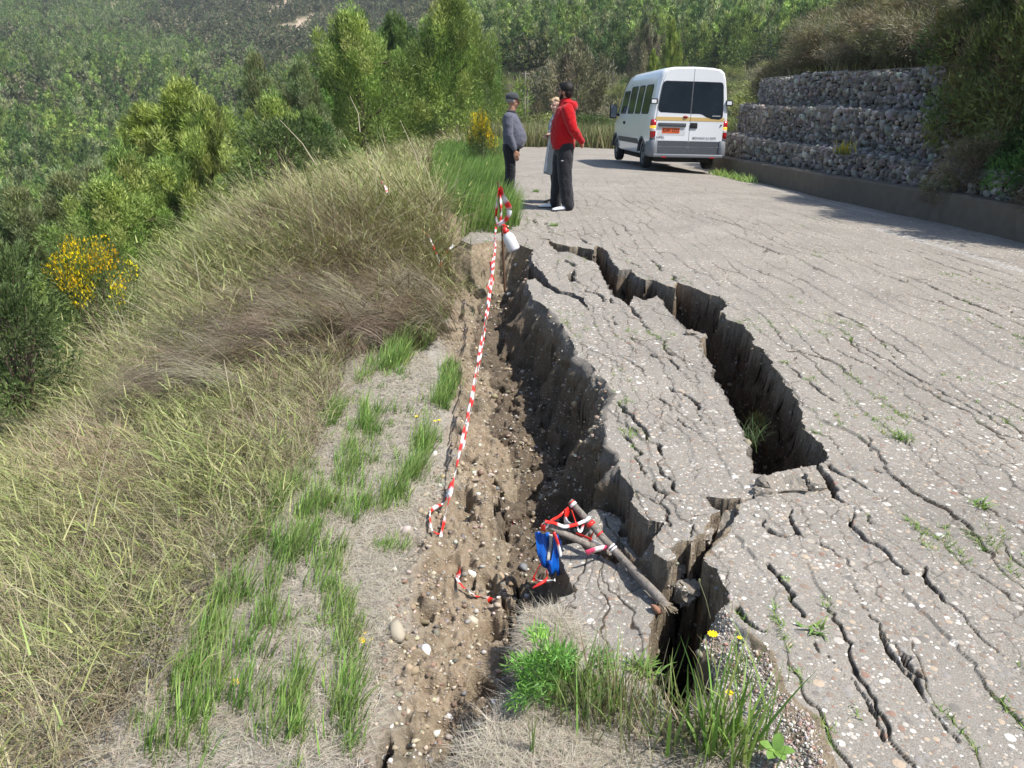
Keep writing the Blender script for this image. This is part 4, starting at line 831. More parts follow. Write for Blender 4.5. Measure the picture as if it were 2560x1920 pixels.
# yellow flowers
M_PETAL = plain('yellow_petals', (.85, .62, .01), .5, .3, .08); M_STEM = plain('green_stem', (.10, .15, .05), .6)
def flower(u, v, z, stem, rad, label, lean=(.0, 0), heads=1, group=None):
    x0, y0 = G(u, v, z); zg = hz(x0, y0); top = z-zg+0.0
    t = empty('yellow_flower', (x0-lean[0], y0-lean[1], hz(x0-lean[0], y0-lean[1])), label, 'flower', group); zt = z-t.location.z
    bs = bmesh.new(); g = random.Random(int(u))
    for h in range(heads):
        ox, oy, oz = (g.uniform(-.03, .03), g.uniform(-.03, .03), g.uniform(-.03, .01)) if h else (0, 0, 0)
        tp_ = Vector((lean[0]+ox, lean[1]+oy, zt+oz)); tube(bs, [(ox*.3, oy*.3, -.01), (tp_.x*.5, tp_.y*.5, tp_.z*.6), tuple(tp_)], .0018, 5)
        bp = bmesh.new()
        for k in range(10):
            a = k*math.pi/5; c1 = Vector((math.cos(a), math.sin(a), .25)); s1 = Vector((-math.sin(a), math.cos(a), 0)); w_ = rad*.24
            p0 = tp_+c1*rad*.15; p1 = tp_+c1*rad*.6; p2 = tp_+c1*rad+Vector((0, 0, .0))
            q = [bp.verts.new(p) for p in (p0-s1*w_*.5, p0+s1*w_*.5, p1+s1*w_, p1-s1*w_, p2+s1*w_*.4, p2-s1*w_*.4)]
            bp.faces.new((q[0], q[1], q[2], q[3])); bp.faces.new((q[3], q[2], q[4], q[5]))
        ball(bp, tp_+Vector((0, 0, rad*.08)), (rad*.25, rad*.25, rad*.15), 8, 5)
        bm_obj('flower_head', bp, M_PETAL, t)
    bm_obj('stem', bs, M_STEM, t)
flower(1782, 1587, .05, .2, .017, 'yellow daisy-like flower on the right lip of the near fissure', (.0, .02))
flower(1824, 1733, .03, .1, .012, 'half-closed orange-yellow flower low among the wispy grass', (.01, .0))
flower(1850, 1595, .03, .1, .009, 'faded yellowish bud on a thin stem beside the white gravel', (.01, .0))
flower(592, 1706, -.2, .1, .018, 'single yellow flower in the grass rows at the lower left', (.02, .02))
flower(778, 1710, -.22, .1, .009, 'tiny yellow flower right of the single flower at the lower left', (.01, .01))
flower(922, 1562, -.22, .1, .013, 'cluster of yellow flowers on the verge left of the soil pit', (.01, .01), 6)
flower(1040, 1018, -.22, .1, .012, 'small yellow flower on the sunken verge beside the grass row', (.01, .01))
flower(1086, 1026, -.25, .1, .012, 'pair of small yellow flowers at the edge of the soil pit', (.01, .01), 2)
# seed stalk
bm = bmesh.new(); a = Vector(P3(1776, 1548, -.05)); b = atY(1748, 1452, a.y-.03); tube(bm, [a, a.lerp(b, .5)+Vector((.004, 0, 0)), b], .0016, 5); ball(bm, b, (.004, .004, .009), 8, 6)
tag(bm_obj('seed_stalk', bm, plain('stalk', (.20, .2, .10), .7)), 'thin stalk with a small seed head leaning over the near fissure', 'stalk')
# long dry canes sticking out of the tall grass
for i, (u0, v0, u1, v1, y0, lb) in enumerate(((115, 1700, 290, 1040, 2.6, 'long pale dry cane crossing the tall grass at the left'), (590, 1150, 560, 900, 4.2, 'thin dry cane standing in the tall grass left of the verge'), (1060, 470, 1000, 300, 14, 'thin tall stalk above the crest of the mound'), (900, 330, 875, 240, 15, 'tall thin stalk with seed head on the far part of the mound crest'), (795, 420, 700, 300, 12, 'leaning stalk sticking out of the mound crest'))):
    a = atY(u0, v0, y0); b = atY(u1, v1, y0+.15); bm = bmesh.new(); r_ = .0011*y0**.6*1.6
    tube(bm, [a, a.lerp(b, .5)+Vector((.02*y0*.2, 0, .01)), b], [r_, r_*.8, r_*.4], 5)
    tag(bm_obj('dry_cane', bm, plain('cane_%d' % i if False else 'cane', (.48, .41, .29), .7)), lb, 'cane')

# ------------------------------------------------------------------ stones
def rock_template(seed, sub):
    bm = bmesh.new(); bmesh.ops.create_icosphere(bm, subdivisions=sub, radius=1); g = random.Random(seed)
    ax = [Vector((g.gauss(0, 1), g.gauss(0, 1), g.gauss(0, 1))).normalized() for _ in range(9)]
    ax += [Vector((g.gauss(0, 1), g.gauss(0, 1), g.gauss(0, 1))).normalized() for _ in range(5)]
    for v in bm.verts:
        d = v.co.normalized(); f = 1+.22*sum(max(0, d.dot(a))**3 for a in ax[:4])
        for a in ax[4:]:
            k = d.dot(a)*f
            if k > .70: f *= .70/k
        v.co = d*f
    bm.faces.ensure_lookup_table(); V = np.array([v.co[:] for v in bm.verts]); F = np.array([[v.index for v in f.verts] for f in bm.faces]); bm.free(); return V, F
RT = [rock_template(i, 2) for i in range(6)]; RS = [rock_template(i+10, 1) for i in range(6)]
STC = [(.40, .34, .26), (.27, .24, .20), (.50, .45, .37), (.34, .27, .19), (.22, .19, .16), (.27, .17, .12), (.40, .33, .24), (.60, .57, .51), (.18, .18, .18)]
def rock_cloud(x, y, z, s, temps, cols, flat=.7, g=RNG):
    n = len(x); out = []
    for k in range(len(temps)):
        m = np.arange(n) % len(temps) == k; c = m.sum()
        if not c: continue
        V, F = temps[k]; A3 = g.normal(0, 1, (c, 3, 3)); q, _ = np.linalg.qr(A3); sc = np.stack([s[m]*g.uniform(.75, 1.35, c), s[m]*g.uniform(.7, 1.1, c), s[m]*g.uniform(.5, 1.0, c)], 1)
        W = np.einsum('vj,nj,nkj->nvk', V, sc, q); W[:, :, 2] *= flat; W += np.stack([x[m], y[m], z[m]], 1)[:, None, :]
        Fk = (F[None]+(np.arange(c)*len(V))[:, None, None]).reshape(-1, 3); K = np.repeat(cols[m], len(V), 0); out.append((W.reshape(-1, 3), Fk, K))
    return merge(out)
gr = []
PITP = P([(1200,640),(1330,700),(1440,900),(1520,1100),(1600,1300),(1640,1400),(1500,1380),(1440,1290),(1400,1380),(1330,1500),(1300,1600),(1320,1700),(1200,1850),(1100,2050),(890,2050),(960,1700),(1000,1450),(1060,1260),(1125,1100),(1125,900),(1110,780),(1150,690)], -.55)
def grav(n, poly, lo, hi, dens=None, cols=None, sink=.3):
    x, y = in_poly(n, poly, dens=dens); m = sdist(x, y, ROAD) < -.02; x = x[m]; y = y[m]; n = len(x); cols = None if cols is None else cols[:n]; s = lo*(hi/lo)**(RNG.uniform(0, 1, n)**4.0); gr.append(rock_cloud(x, y, hgt(x, y)+s*(.5-sink), s, RS, cols if cols is not None else pal(n, STC, [6, 4, 4, 4, 3, 2, 4, 2, 1])))
grav(12000, PITP, .003, .018, lambda x, y: np.clip(3/np.hypot(x, y), .1, 1)*(.3+fbm(x*3, y*3, 2, 171)))
grav(150, PITP, .012, .034)
grav(6500, P([(1765,1545),(1830,1525),(1960,1640),(2010,1760),(2060,1960),(1840,1960),(1800,1800),(1790,1660),(1755,1600)], -.05), .0025, .009, cols=pal(6500, [(.46, .41, .35), (.36, .31, .26), (.58, .54, .48), (.26, .22, .19), (.33, .22, .17)]))
grav(1500, P([(1600,1395),(1720,1400),(1730,1440),(1680,1460),(1665,1500),(1620,1470)], -.25), .004, .016)
grav(2600, PITP, .006, .034, lambda x, y: np.clip(3/np.hypot(x, y), .1, 1)*(fbm(x*4, y*4, 2, 175) > .5), pal(2600, [(.30, .235, .16), (.24, .18, .12), (.36, .29, .20), (.20, .155, .11)]), .45)
grav(1500, LIT[0], .003, .012, lambda x, y: np.clip(2.5/np.hypot(x, y), .1, 1))
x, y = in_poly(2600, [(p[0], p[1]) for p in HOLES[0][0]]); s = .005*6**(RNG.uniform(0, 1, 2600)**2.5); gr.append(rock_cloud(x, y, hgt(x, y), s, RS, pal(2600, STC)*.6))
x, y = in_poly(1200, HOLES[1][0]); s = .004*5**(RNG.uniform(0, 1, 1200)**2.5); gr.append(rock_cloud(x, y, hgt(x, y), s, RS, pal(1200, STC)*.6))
go = link('gravel', mesh_np('gravel', *merge(gr), smooth=True), M_STONE); tag(go, 'mixed river gravel strewn over the soil pit and the crumbled edges', 'gravel', kind='stuff')
for i, (u, v, z, s, c, lb) in enumerate(((1018, 1345, -.40, .04, (.46, .38, .34), 'large pinkish-white stone at the left edge of the soil pit'), (992, 1600, -.36, .05, (.38, .33, .25), 'squarish cream stone block at the lower left edge of the pit'), (1065, 1635, -.38, .03, (.68, .66, .62), 'pale split stone low in the pit'),
      (1180, 1402, -.42, .028, (.66, .62, .54), 'round cream stone right of the taped gravel'), (1100, 1420, -.42, .055, (.28, .19, .13), 'big brown clod of earth in the middle of the pit'), (530, 1385, -.3, .04, (.62, .60, .56), 'pale stone lying in the grass rows'),
      (1272, 738, -.6, .035, (.66, .65, .63), 'white stone high in the shaded head of the pit'), (1289, 700, -.55, .035, (.62, .62, .6), 'whitish stone just under the head of the road break'), (1345, 1515, -.42, .028, (.45, .50, .58), 'bluish-white wrapped stone in the shade below the straw lump'),
      (1337, 1642, -.13, .018, (.72, .66, .45), 'yellowish stone on the straw-covered lump'), (1640, 1532, -.14, .028, (.27, .14, .09), 'reddish-brown stone on the edge of the near fissure'), (1064, 1298, -.4, .017, (.75, .73, .68), 'small white pebble beside the thin tape'),
      (1122, 1768, -.4, .022, (.64, .62, .58), 'grey-white pebble low in the pit near the bottom edge'), (1082, 1110, -.38, .03, (.70, .66, .58), 'pale stones at the edge of the verge'), (1310, 1390, -.5, .03, (.2, .2, .2), 'dark grey stone beside the long soil crack'), (1400, 1352, -.46, .05, (.36, .32, .27), 'grey lump of conglomerate under the post'))):
    x0, y0 = G(u, v, z); V, F = RT[i % 6]; q = np.linalg.qr(np.random.default_rng(i).normal(0, 1, (3, 3)))[0]; W = (V*np.array([1.2, .9, .75])) @ q.T*s*.8
    o = link('stone', mesh_np('stone', W, F, np.tile(c, (len(W), 1)), smooth=False), M_STONE); o.location = (x0, y0, hz(x0, y0)+s*.3); tag(o, lb, 'stone')

# loose chunks of broken road lying in and around the fissures
M_CHUNK = asphalt_mat('broken_asphalt', (.23, .21, .18))
def chunk(u, v, z, sx, sy, th, rx, ry, rz, label, seed, dz=0):
    g = random.Random(seed); x0, y0 = G(u, v, z); n = g.randint(9, 12); bm = bmesh.new(); R = []
    rad = [g.uniform(.72, 1.12) for _ in range(n)]
    for k, (zz_, s_) in enumerate(((-th, .80), (-th*.6, .97), (-th*.15, 1.03), (0, .96))):
        R.append([Vector((sx*s_*rad[i]*math.cos(6.283*i/n)*(1+g.uniform(-.05, .05)), sy*s_*rad[i]*math.sin(6.283*i/n)*(1+g.uniform(-.05, .05)), zz_+g.uniform(-.1, .1)*th)) for i in range(n)])
    loft(bm, R); bmesh.ops.triangulate(bm, faces=[f for f in bm.faces if len(f.verts) > 4]); bmesh.ops.subdivide_edges(bm, edges=bm.edges[:], cuts=1, use_grid_fill=True)
    for v_ in bm.verts: v_.co += Vector((g.gauss(0, 1), g.gauss(0, 1), g.gauss(0, 1)))*th*.06
    o = bm_obj('broken_chunk', bm, M_CHUNK); o.location = (x0, y0, z+dz); o.rotation_euler = (rx, ry, rz); return tag(o, label, 'asphalt chunk')
for i, a in enumerate(((1722, 1462, -.10, .055, .04, .08, .1, .2, .3, 'small asphalt chunk bridging the top of the near fissure'), (1690, 1425, -.10, .05, .04, .06, .2, -.3, 1, 'little crumbled lump in the orange soil above the near fissure'),
      (1815, 1320, -.07, .10, .035, .05, .1, -.75, 1.15, 'tilted strip of road surface sliding into the gap beside the main slab'), (1760, 1322, -.015, .045, .045, .06, .03, .1, .2, 'square loose block at the lower right corner of the main slab'),
      (1962, 1205, .04, .125, .05, .10, .45, .1, -.05, 'upended broken ledge closing the near end of the large right fissure'), (2042, 1200, .03, .06, .05, .07, .2, .3, .5, 'crumbly lump at the right end of the upended ledge'), (1915, 1222, .022, .06, .04, .05, -.2, .2, .2, 'flat broken piece in front of the upended ledge'),
      (1742, 832, .0, .09, .06, .07, .1, .3, .3, 'crumbling corner piece on the left edge of the large right fissure'), (1720, 948, -.02, .03, .02, .03, .1, .3, 1, 'broken crumb at the notch in the left edge of the large fissure'), (1810, 1262, -.18, .05, .03, .04, .4, -.2, .3, 'piece of road fallen into the triangular hole'),
      (1585, 1405, -.32, .05, .035, .05, .3, .4, .6, 'dark chunk in the gap between the narrow sliver and the main slab'), (1650, 1400, -.2, .035, .025, .04, .3, .1, 1.6, 'brownish lump under the tail of the main slab'), (1440, 1060, -.62, .06, .045, .05, .3, .5, .6, 'large clod fallen into the shade of the main slab'),
      (1370, 900, -.6, .07, .05, .05, .2, -.4, .9, 'clod high on the shaded soil face'), (1270, 760, -.5, .08, .05, .06, .2, .2, .2, 'clod near the head of the pit'), (1500, 1230, -.6, .05, .04, .04, .5, .1, 2, 'clod behind the upper end of the wooden post'), (1340, 1540, -.38, .05, .04, .05, .2, .3, 1, 'shaded clod left of the straw-covered lump'), (1180, 1330, -.4, .035, .03, .03, .2, .1, 1, 'earthy lump in the middle of the soil pit'))):
    chunk(*a, seed=i)

# ------------------------------------------------------------------ concrete wall and stone-filled gabion tiers
M_CONC = plain('weathered_concrete', (.135, .115, .09), .9, .2, .3, 6, .6)
M_GSTONE = NT('gabion_stone'); _n = M_GSTONE.noise(9, 5); M_GSTONE = M_GSTONE.done(M_GSTONE.mix(_n.outputs[0], M_GSTONE.mix(1.0, M_GSTONE.attr('tint', True), (.6, .6, .6), 'MULTIPLY'), M_GSTONE.mix(1.0, M_GSTONE.attr('tint', True), (1.35, 1.33, 1.3), 'MULTIPLY')), .9, M_GSTONE.bump(_n.outputs[0], .5, .02), .2)
M_DARK = plain('dark_fill', (.05, .045, .04), .95, .1)
def strip_wall(name, off0, off1, y0, y1, zb, zt, m, parent=None, jag=.012, end=0):
    ys = np.arange(y0, y1+.01, .12); bm = bmesh.new(); R = []; g = random.Random(3)
    for y in ys:
        w_ = float(wall_x(y)); zg = hz(w_-.15, y); j = [g.uniform(-jag, jag) for _ in range(6)]
        b = zg-.3 if zb is None else zb; t_ = zg+.42 if zt is None else zt
        R.append([Vector(p) for p in ((w_+off0+j[0], y, b), (w_+off0+.02+j[1], y, (b+t_)*.5), (w_+off0+.03+j[2], y, t_-.03), (w_+off0+.06, y, t_+j[3]), (w_+off1-.03, y, t_+j[4]), (w_+off1, y, t_-.03), (w_+off1, y, b))])
    loft(bm, R); return bm_obj(name, bm, m, parent)
cw = strip_wall('concrete_wall', 0, .28, 3.2, 24.5, None, None, M_CONC); tag(cw, 'low stained concrete wall along the right edge of the road', 'wall')
def gabion(off, zb, zt, y0, y1, label, depth=.9):
    t = empty('gabion_wall', (float(np.interp(13, WY, WX)), 13, zb), label, 'gabion wall', 'stone-filled gabion tiers'); L0 = t.location
    bk = strip_wall('fill', off+.07, off+depth, y0+.04, y1-.04, zb, zt-.07, M_DARK, t, .0); bk.matrix_parent_inverse = Matrix.Translation(-L0)
    ys_, xs_, zs_, ss = [], [], [], []; g = np.random.default_rng(int(off*100)+5); st = .098
    for y in np.arange(y0, y1, st):
        w_ = float(wall_x(y))
        for z in np.arange(zb+.04, zt, st*.82): ys_.append(y+g.normal(0, .03)); xs_.append(w_+off+.045+g.normal(0, .010)); zs_.append(z+g.normal(0, .018)); ss.append(g.choice([.045, .06, .078, .10], p=[.3, .35, .25, .1]))
        for d in np.arange(0.08, depth, st): ys_.append(y+g.normal(0, .03)); xs_.append(w_+off+d+g.normal(0, .02)); zs_.append(zt-.03+g.normal(0, .02)+.05*math.sin(y*1.1+off*9)); ss.append(g.choice([.045, .06, .075]))
    a = [np.array(q) for q in (xs_, ys_, zs_, ss)]; n = len(a[0])
    V, F, K = rock_cloud(a[0]-L0.x, a[1]-L0.y, a[2]-L0.z, a[3], RT, pal(n, [(.20, .19, .175), (.28, .265, .245), (.14, .135, .13), (.36, .345, .32), (.22, .195, .165)]), 1.0, g)
    link('stones', mesh_np('stones', V, F, K, smooth=False), M_GSTONE, t)
    bm = bmesh.new()                                              # wire mesh drawn over the stones
    for y in np.arange(y0, y1-.3, .5):
        w_ = float(wall_x(y)); tube(bm, [(w_+off-.08-L0.x, y-L0.y, .02), (w_+off-.08-L0.x, y-L0.y, zt-zb+.03), (w_+off+.3-L0.x, y-L0.y, zt-zb+.06)], .005, 4)
    for z in (.25, .5, zt-zb+.02):
        if z < zt-zb+.05: tube(bm, [(float(wall_x(y))+off-.09-L0.x, y-L0.y, z) for y in np.arange(y0, y1, 1.)], .005, 4)
    bm_obj('wire_mesh', bm, plain('wire', (.16, .15, .14), .6), t)
gabion(.34, .06, .60, 6.5, 24.3, 'lowest stone-filled gabion tier, directly on the concrete wall')
gabion(.80, .55, 1.34, 7.0, 24.5, 'middle stone-filled gabion tier, the longest unbroken band of stones')
gabion(1.30, 1.30, 2.05, 7.5, 24.0, 'top stone-filled gabion tier under the dry shrubs', 1.0)
q = atY(1960, 362, 16.3); tuft('flowering_weed', 0, 0, 0, 60, .3, .012, [(.25, .30, .08), (.8, .6, .02), (.8, .6, .02)], 'small yellow-flowered weed growing on the ledge of the lowest stone tier', 'weed', None, .06, 0, (.1, .8), wy=16.3) if False else None
o = tuft('flowering_weed', 2110, 385, 0, 80, .32, .014, [(.8, .6, .02), (.25, .30, .08), (.8, .6, .02)], 'small yellow-flowered weed growing on the ledge of the lowest stone tier', 'weed', None, .08, 0, (.1, .8), base=[(.15, .2, .06)], wy=14.2)

# ------------------------------------------------------------------ wooden utility poles far behind
M_POLE = plain('grey_timber', (.30, .26, .21), .85, .2, .2, 20)
for u, v0, v1, y, lb in ((1311, 178, 262, 62, 'nearer of the two thin wooden poles far behind the man in the cap'), (1318, 192, 240, 74, 'farther and shorter of the two thin wooden poles behind the man in the cap')):
    a = atY(u, v1, y); b = atY(u+2, v0, y); t = empty('utility_pole', a, lb, 'pole'); bm = bmesh.new(); tube(bm, [(0, 0, -1), tuple((b-a)*.5), tuple(b-a)], [.10, .09, .07], 8); bm_obj('post', bm, M_POLE, t)
    bm = bmesh.new(); c_ = b-a; tube(bm, [(c_.x-.25, 0, c_.z-.15), (c_.x+.35, .1, c_.z-.2)], .035, 5); bm_obj('crossarm', bm, M_POLE, t)

# ------------------------------------------------------------------ barrier tape, stake, bottle
M_TAPE = NT('tape_plastic'); M_TAPE = M_TAPE.done(M_TAPE.attr('tint', True), .35, None, .5)
def ribbon(pts, width, step=.02, period=.16, twist=6.0, seed=0, crumple=.3, pink=0):
    pts = [np.array(p, float) for p in pts]; seg = [np.linalg.norm(pts[i+1]-pts[i]) for i in range(len(pts)-1)]; cum = np.r_[0, np.cumsum(seg)]; Lh = cum[-1]; n = max(3, int(Lh/step)); g = np.random.default_rng(seed)
    A3 = np.array(pts); t = np.linspace(0, Lh, n+1); C3 = np.stack([np.interp(t, cum, A3[:, k]) for k in range(3)], 1)
    for _ in range(2): C3[1:-1] = (C3[:-2]+2*C3[1:-1]+C3[2:])/4
    V = []; F = []; K = []
    ph = g.uniform(0, 6)+t*twist+np.cumsum(g.normal(0, crumple, n+1)); wd = width*(.6+.4*np.abs(np.sin(ph*.7+1)))
    for i in range(n+1):
        tg = C3[min(i+1, n)]-C3[max(i-1, 0)]; tg /= np.linalg.norm(tg)+1e-9; a = np.cross(tg, [0, 0, 1.]); a /= np.linalg.norm(a)+1e-9; b = np.cross(tg, a); d = (a*math.cos(ph[i])+b*math.sin(ph[i]))*wd[i]/2; nn = np.cross(tg, d); nn /= np.linalg.norm(nn)+1e-9
        V.append((C3[i]-d, C3[i]+nn*wd[i]*.18, C3[i]+d))
    VV_, o = [], 0
    for i in range(n):
        c = (.72, .03, .02) if (t[i] % period) < period*.5 else (.80, .79, .78)
        if pink and t[i] < pink: c = (.66, .06, .14) if c[1] < .1 else c
        VV_ += [*V[i], *V[i+1]]; F += [(o, o+1, o+4, o+3), (o+1, o+2, o+5, o+4)]; K += [c]*6; o += 6
    return np.array(VV_), np.array(F), np.array(K)
def tape(name, ribbons, label, cat='barrier tape'):
    o = link(name, mesh_np(name, *merge(ribbons)), M_TAPE); md = o.modifiers.new('w', 'WELD'); md.merge_threshold = .0001; sm = o.modifiers.new('s', 'SOLIDIFY'); sm.thickness = .0006; return tag(o, label, cat)
SY = 8.55; st0 = atY(1262, 676, SY); st1 = atY(1245, 455, SY)
bm = bmesh.new(); tube(bm, [st0-Vector((0, 0, .25)), st0.lerp(st1, .5)+Vector((.006, 0, 0)), st1], [.013, .012, .010], 8); M_RUST = plain('rusty_iron', (.14, .075, .045), .8, .3, .3, 40)
tag(bm_obj('iron_stake', bm, M_RUST), 'thin rusty iron stake driven in at the head of the pit, tape tied to it', 'stake')
def A(u, v, y): return tuple(atY(u, v, y))
knot = (1243, 562)
rb = [ribbon([A(1247, 470, SY-.02), A(1243, 500, SY-.03), A(1240, 540, SY-.03), A(*knot, SY-.03)], .05, .02, .2, 1, 1), ribbon([A(1248, 468, SY-.02), A(1262, 500, SY-.10), A(1274, 520, SY-.1), A(1272, 540, SY-.1), A(1258, 556, SY-.05), A(*knot, SY-.03)], .07, .02, .17, 1.0, 2, .1),
      ribbon([A(1235, 562, SY-.05), A(1250, 558, SY-.05), A(1272, 566, SY-.05)], .03, .01, .1, 8, 3), ribbon([A(1250, 475, SY), A(1254, 520, SY-.05), A(1250, 558, SY-.03)], .035, .02, .13, 3, 9)]
end = np.array(P3(1101, 1343, -.40)); ka = np.array(A(1240, 566, SY-.04))
mid = [tuple(ka*(1-t)+end*t+np.array([.035*math.sin(t*3.1), 0, -.16*4*t*(1-t)*.35])) for t in np.linspace(0, 1, 14)]
rb += [ribbon(mid, .019, .02, .19, 3.5, 4, .25), ribbon([(p[0]+.012, p[1], p[2]-.01) for p in mid[1:12]], .015, .02, .21, 5, 5, .25), ribbon([A(1228, 655, 7.6), A(1232, 690, 7.55), A(1226, 715, 7.5), A(1222, 722, 7.45)], .06, .02, .12, 4, 6)]
tape('barrier_tape', rb, 'long red and white tape running from the iron stake down to the pit gravel')
def gp3(u, v, z, up=.02):
    x0, y0 = G(u, v, z); return (x0, y0, hz(x0, y0)+up)
tape('barrier_tape', [ribbon([gp3(1127, 1201, -.4, .05), gp3(1112, 1237, -.4), gp3(1090, 1269, -.4, .04), gp3(1074, 1289, -.4), gp3(1075, 1307, -.4, .03), gp3(1079, 1331, -.4), gp3(1099, 1345, -.4)], .026, .012, .11, 6, 7)], 'thin loop of tape lying on the stones left of the long tape')
tape('barrier_tape', [ribbon([gp3(1146, 1400, -.42, .03), gp3(1144, 1425, -.42, .03), gp3(1142, 1462, -.42, .02), gp3(1152, 1484, -.42, .03), gp3(1181, 1495, -.42, .02), gp3(1230, 1484, -.45, .02)], .024, .01, .085, 4, 8)], 'curved piece of tape lying on the pit gravel near the centre')
tape('barrier_tape', [ribbon([gp3(1276, 1270, -.5, .02), gp3(1284, 1266, -.5, .03), gp3(1288, 1274, -.5, .02)], .025, .008, .2, 6, 11)], 'small red scrap of tape on the soil beside the long crack', 'tape scrap')
tape('barrier_tape', [ribbon([gp3(1055, 603, 0, .16), gp3(1075, 607, 0, .18), gp3(1100, 622, 0, .14), gp3(1112, 630, -.1, .12), gp3(1135, 628, -.1, .14)], .04, .02, .3, 4, 12)], 'end of tape caught in the brown grass left of the pit head')
tape('barrier_tape', [ribbon([gp3(962, 606, 0, .55), gp3(972, 609, 0, .55), gp3(975, 612, 0, .52)], .03, .015, .05, 4, 13)], 'tiny red and white scrap of tape on top of the mound grass', 'tape scrap')
# bottle
M_BOT = plain('milky_plastic', (.80, .80, .80), .35, .5, .03); M_BOT.node_tree.nodes['Principled BSDF'].inputs['Subsurface Weight'].default_value = .2; M_RED = plain('red_plastic', (.62, .02, .015), .35, .5, .05)
bt = empty('plastic_bottle', A(1259, 566, SY-.12), 'white plastic bottle with red cap hanging upside from the iron stake by tape', 'bottle'); bt['label'] = 'white plastic bottle with red cap hanging from the iron stake by tape'
k_ = SY/1932.5; bt.rotation_euler = (0, -.42, 0)
bm = bmesh.new(); loft(bm, [ell((0, 0, z*k_), r1*k_, r2*k_, 16) for z, r1, r2 in ((-14, 6, 6), (-20, 9, 8), (-24, 13, 10), (-34, 15, 11), (-60, 16, 11), (-64, 14, 10))]); bm_obj('body', bm, M_BOT, bt, True)
bm = bmesh.new(); loft(bm, [ell((0, 0, z*k_), r_*k_, r_*k_, 14) for z, r_ in ((-3, 3), (-5, 6), (-9, 6.5), (-10, 7.5), (-16, 8), (-17, 7))]); bm_obj('cap', bm, M_RED, bt, True)
bm = bmesh.new(); tube(bm, [(0, 0, -4*k_), (3*k_, 0, 3*k_), (-2*k_, 0, 4*k_)], .012, 6); bm_obj('strap', bm, M_RED, bt)

# ------------------------------------------------------------------ forked post with tape, blue plastic
M_WOOD = NT('weathered_branch'); _n = M_WOOD.noise(30, 6, .7); _n.inputs['Distortion'].default_value = 1.5; M_WOOD = M_WOOD.done(M_WOOD.ramp(_n.outputs[0], [(.3, (.10, .085, .07)), (.55, (.24, .21, .18)), (.75, (.34, .30, .25))]), .85, M_WOOD.bump(_n.outputs[0], .8, .006), .2)
pt = empty('wooden_post', A(1661, 1508, 2.46), 'weathered grey forked wooden post lying across the broken slab, wrapped in tape', 'wooden post'); L0 = pt.location
MAIN = [Vector(A(*p)) for p in ((1425, 1252, 2.78), (1470, 1302, 2.73), (1523, 1362, 2.665), (1570, 1412, 2.565), (1610, 1455, 2.45), (1645, 1492, 2.365), (1668, 1518, 2.31))]
BR = [Vector(A(*p)) for p in ((1361, 1311, 2.62), (1390, 1326, 2.64), (1430, 1343, 2.66), (1480, 1366, 2.68), (1520, 1382, 2.69))]
bm = bmesh.new(); tube(bm, [p-L0 for p in MAIN], [.0125, .014, .0155, .016, .017, .019, .015], 12); bm_obj('main_stem', bm, M_WOOD, pt, True)
bm = bmesh.new(); tube(bm, [p-L0 for p in BR], [.010, .0135, .014, .014, .012], 12); bm_obj('fork_branch', bm, M_WOOD, pt, True)
bm = bmesh.new(); g = random.Random(4)
for k in range(60):
    a = g.uniform(0, 6.28); d = Vector((math.cos(a), math.sin(a)*.6, g.uniform(-.4, .4)))*.018; p = MAIN[-1]-L0+(MAIN[-2]-MAIN[-1])*g.uniform(0, .9); tube(bm, [p+d*.5, p+d+(MAIN[-1]-MAIN[-2])*.25, p+d*1.3+(MAIN[-1]-MAIN[-2])*.45], .0012, 4)
bm_obj('frayed_end', bm, plain('frayed_wood', (.42, .34, .23), .8), pt)
def ring_tape(c, ax, r, w, seed): 
    ax = ax.normalized(); a = ax.orthogonal().normalized(); b = ax.cross(a); n = 18; return ribbon([tuple(c+(a*math.cos(6.4*k/n)+b*math.sin(6.4*k/n))*r+ax*(w*.5*(k/n-.5))) for k in range(n+1)], w, .004, .055, 0.0, seed, .02)
def flat_ring(c, ax, r, w, col):
    ax = ax.normalized(); a = ax.orthogonal().normalized(); b = ax.cross(a); n = 20; V = []; F = []
    for k in range(n):
        d = (a*math.cos(6.2832*k/n)+b*math.sin(6.2832*k/n))*r; V += [tuple(c+d-ax*w/2), tuple(c+d+ax*w/2)]; F.append((2*k, 2*k+1, (2*k+3) % (2*n), (2*k+2) % (2*n)))
    return np.array(V), np.array(F), np.array([col]*len(V))
W_ = (.80, .79, .78); R_ = (.72, .03, .02); ax = MAIN[2]-MAIN[0]
def on(t):
    i = min(int(t), len(MAIN)-2); return MAIN[i].lerp(MAIN[i+1], t-i)
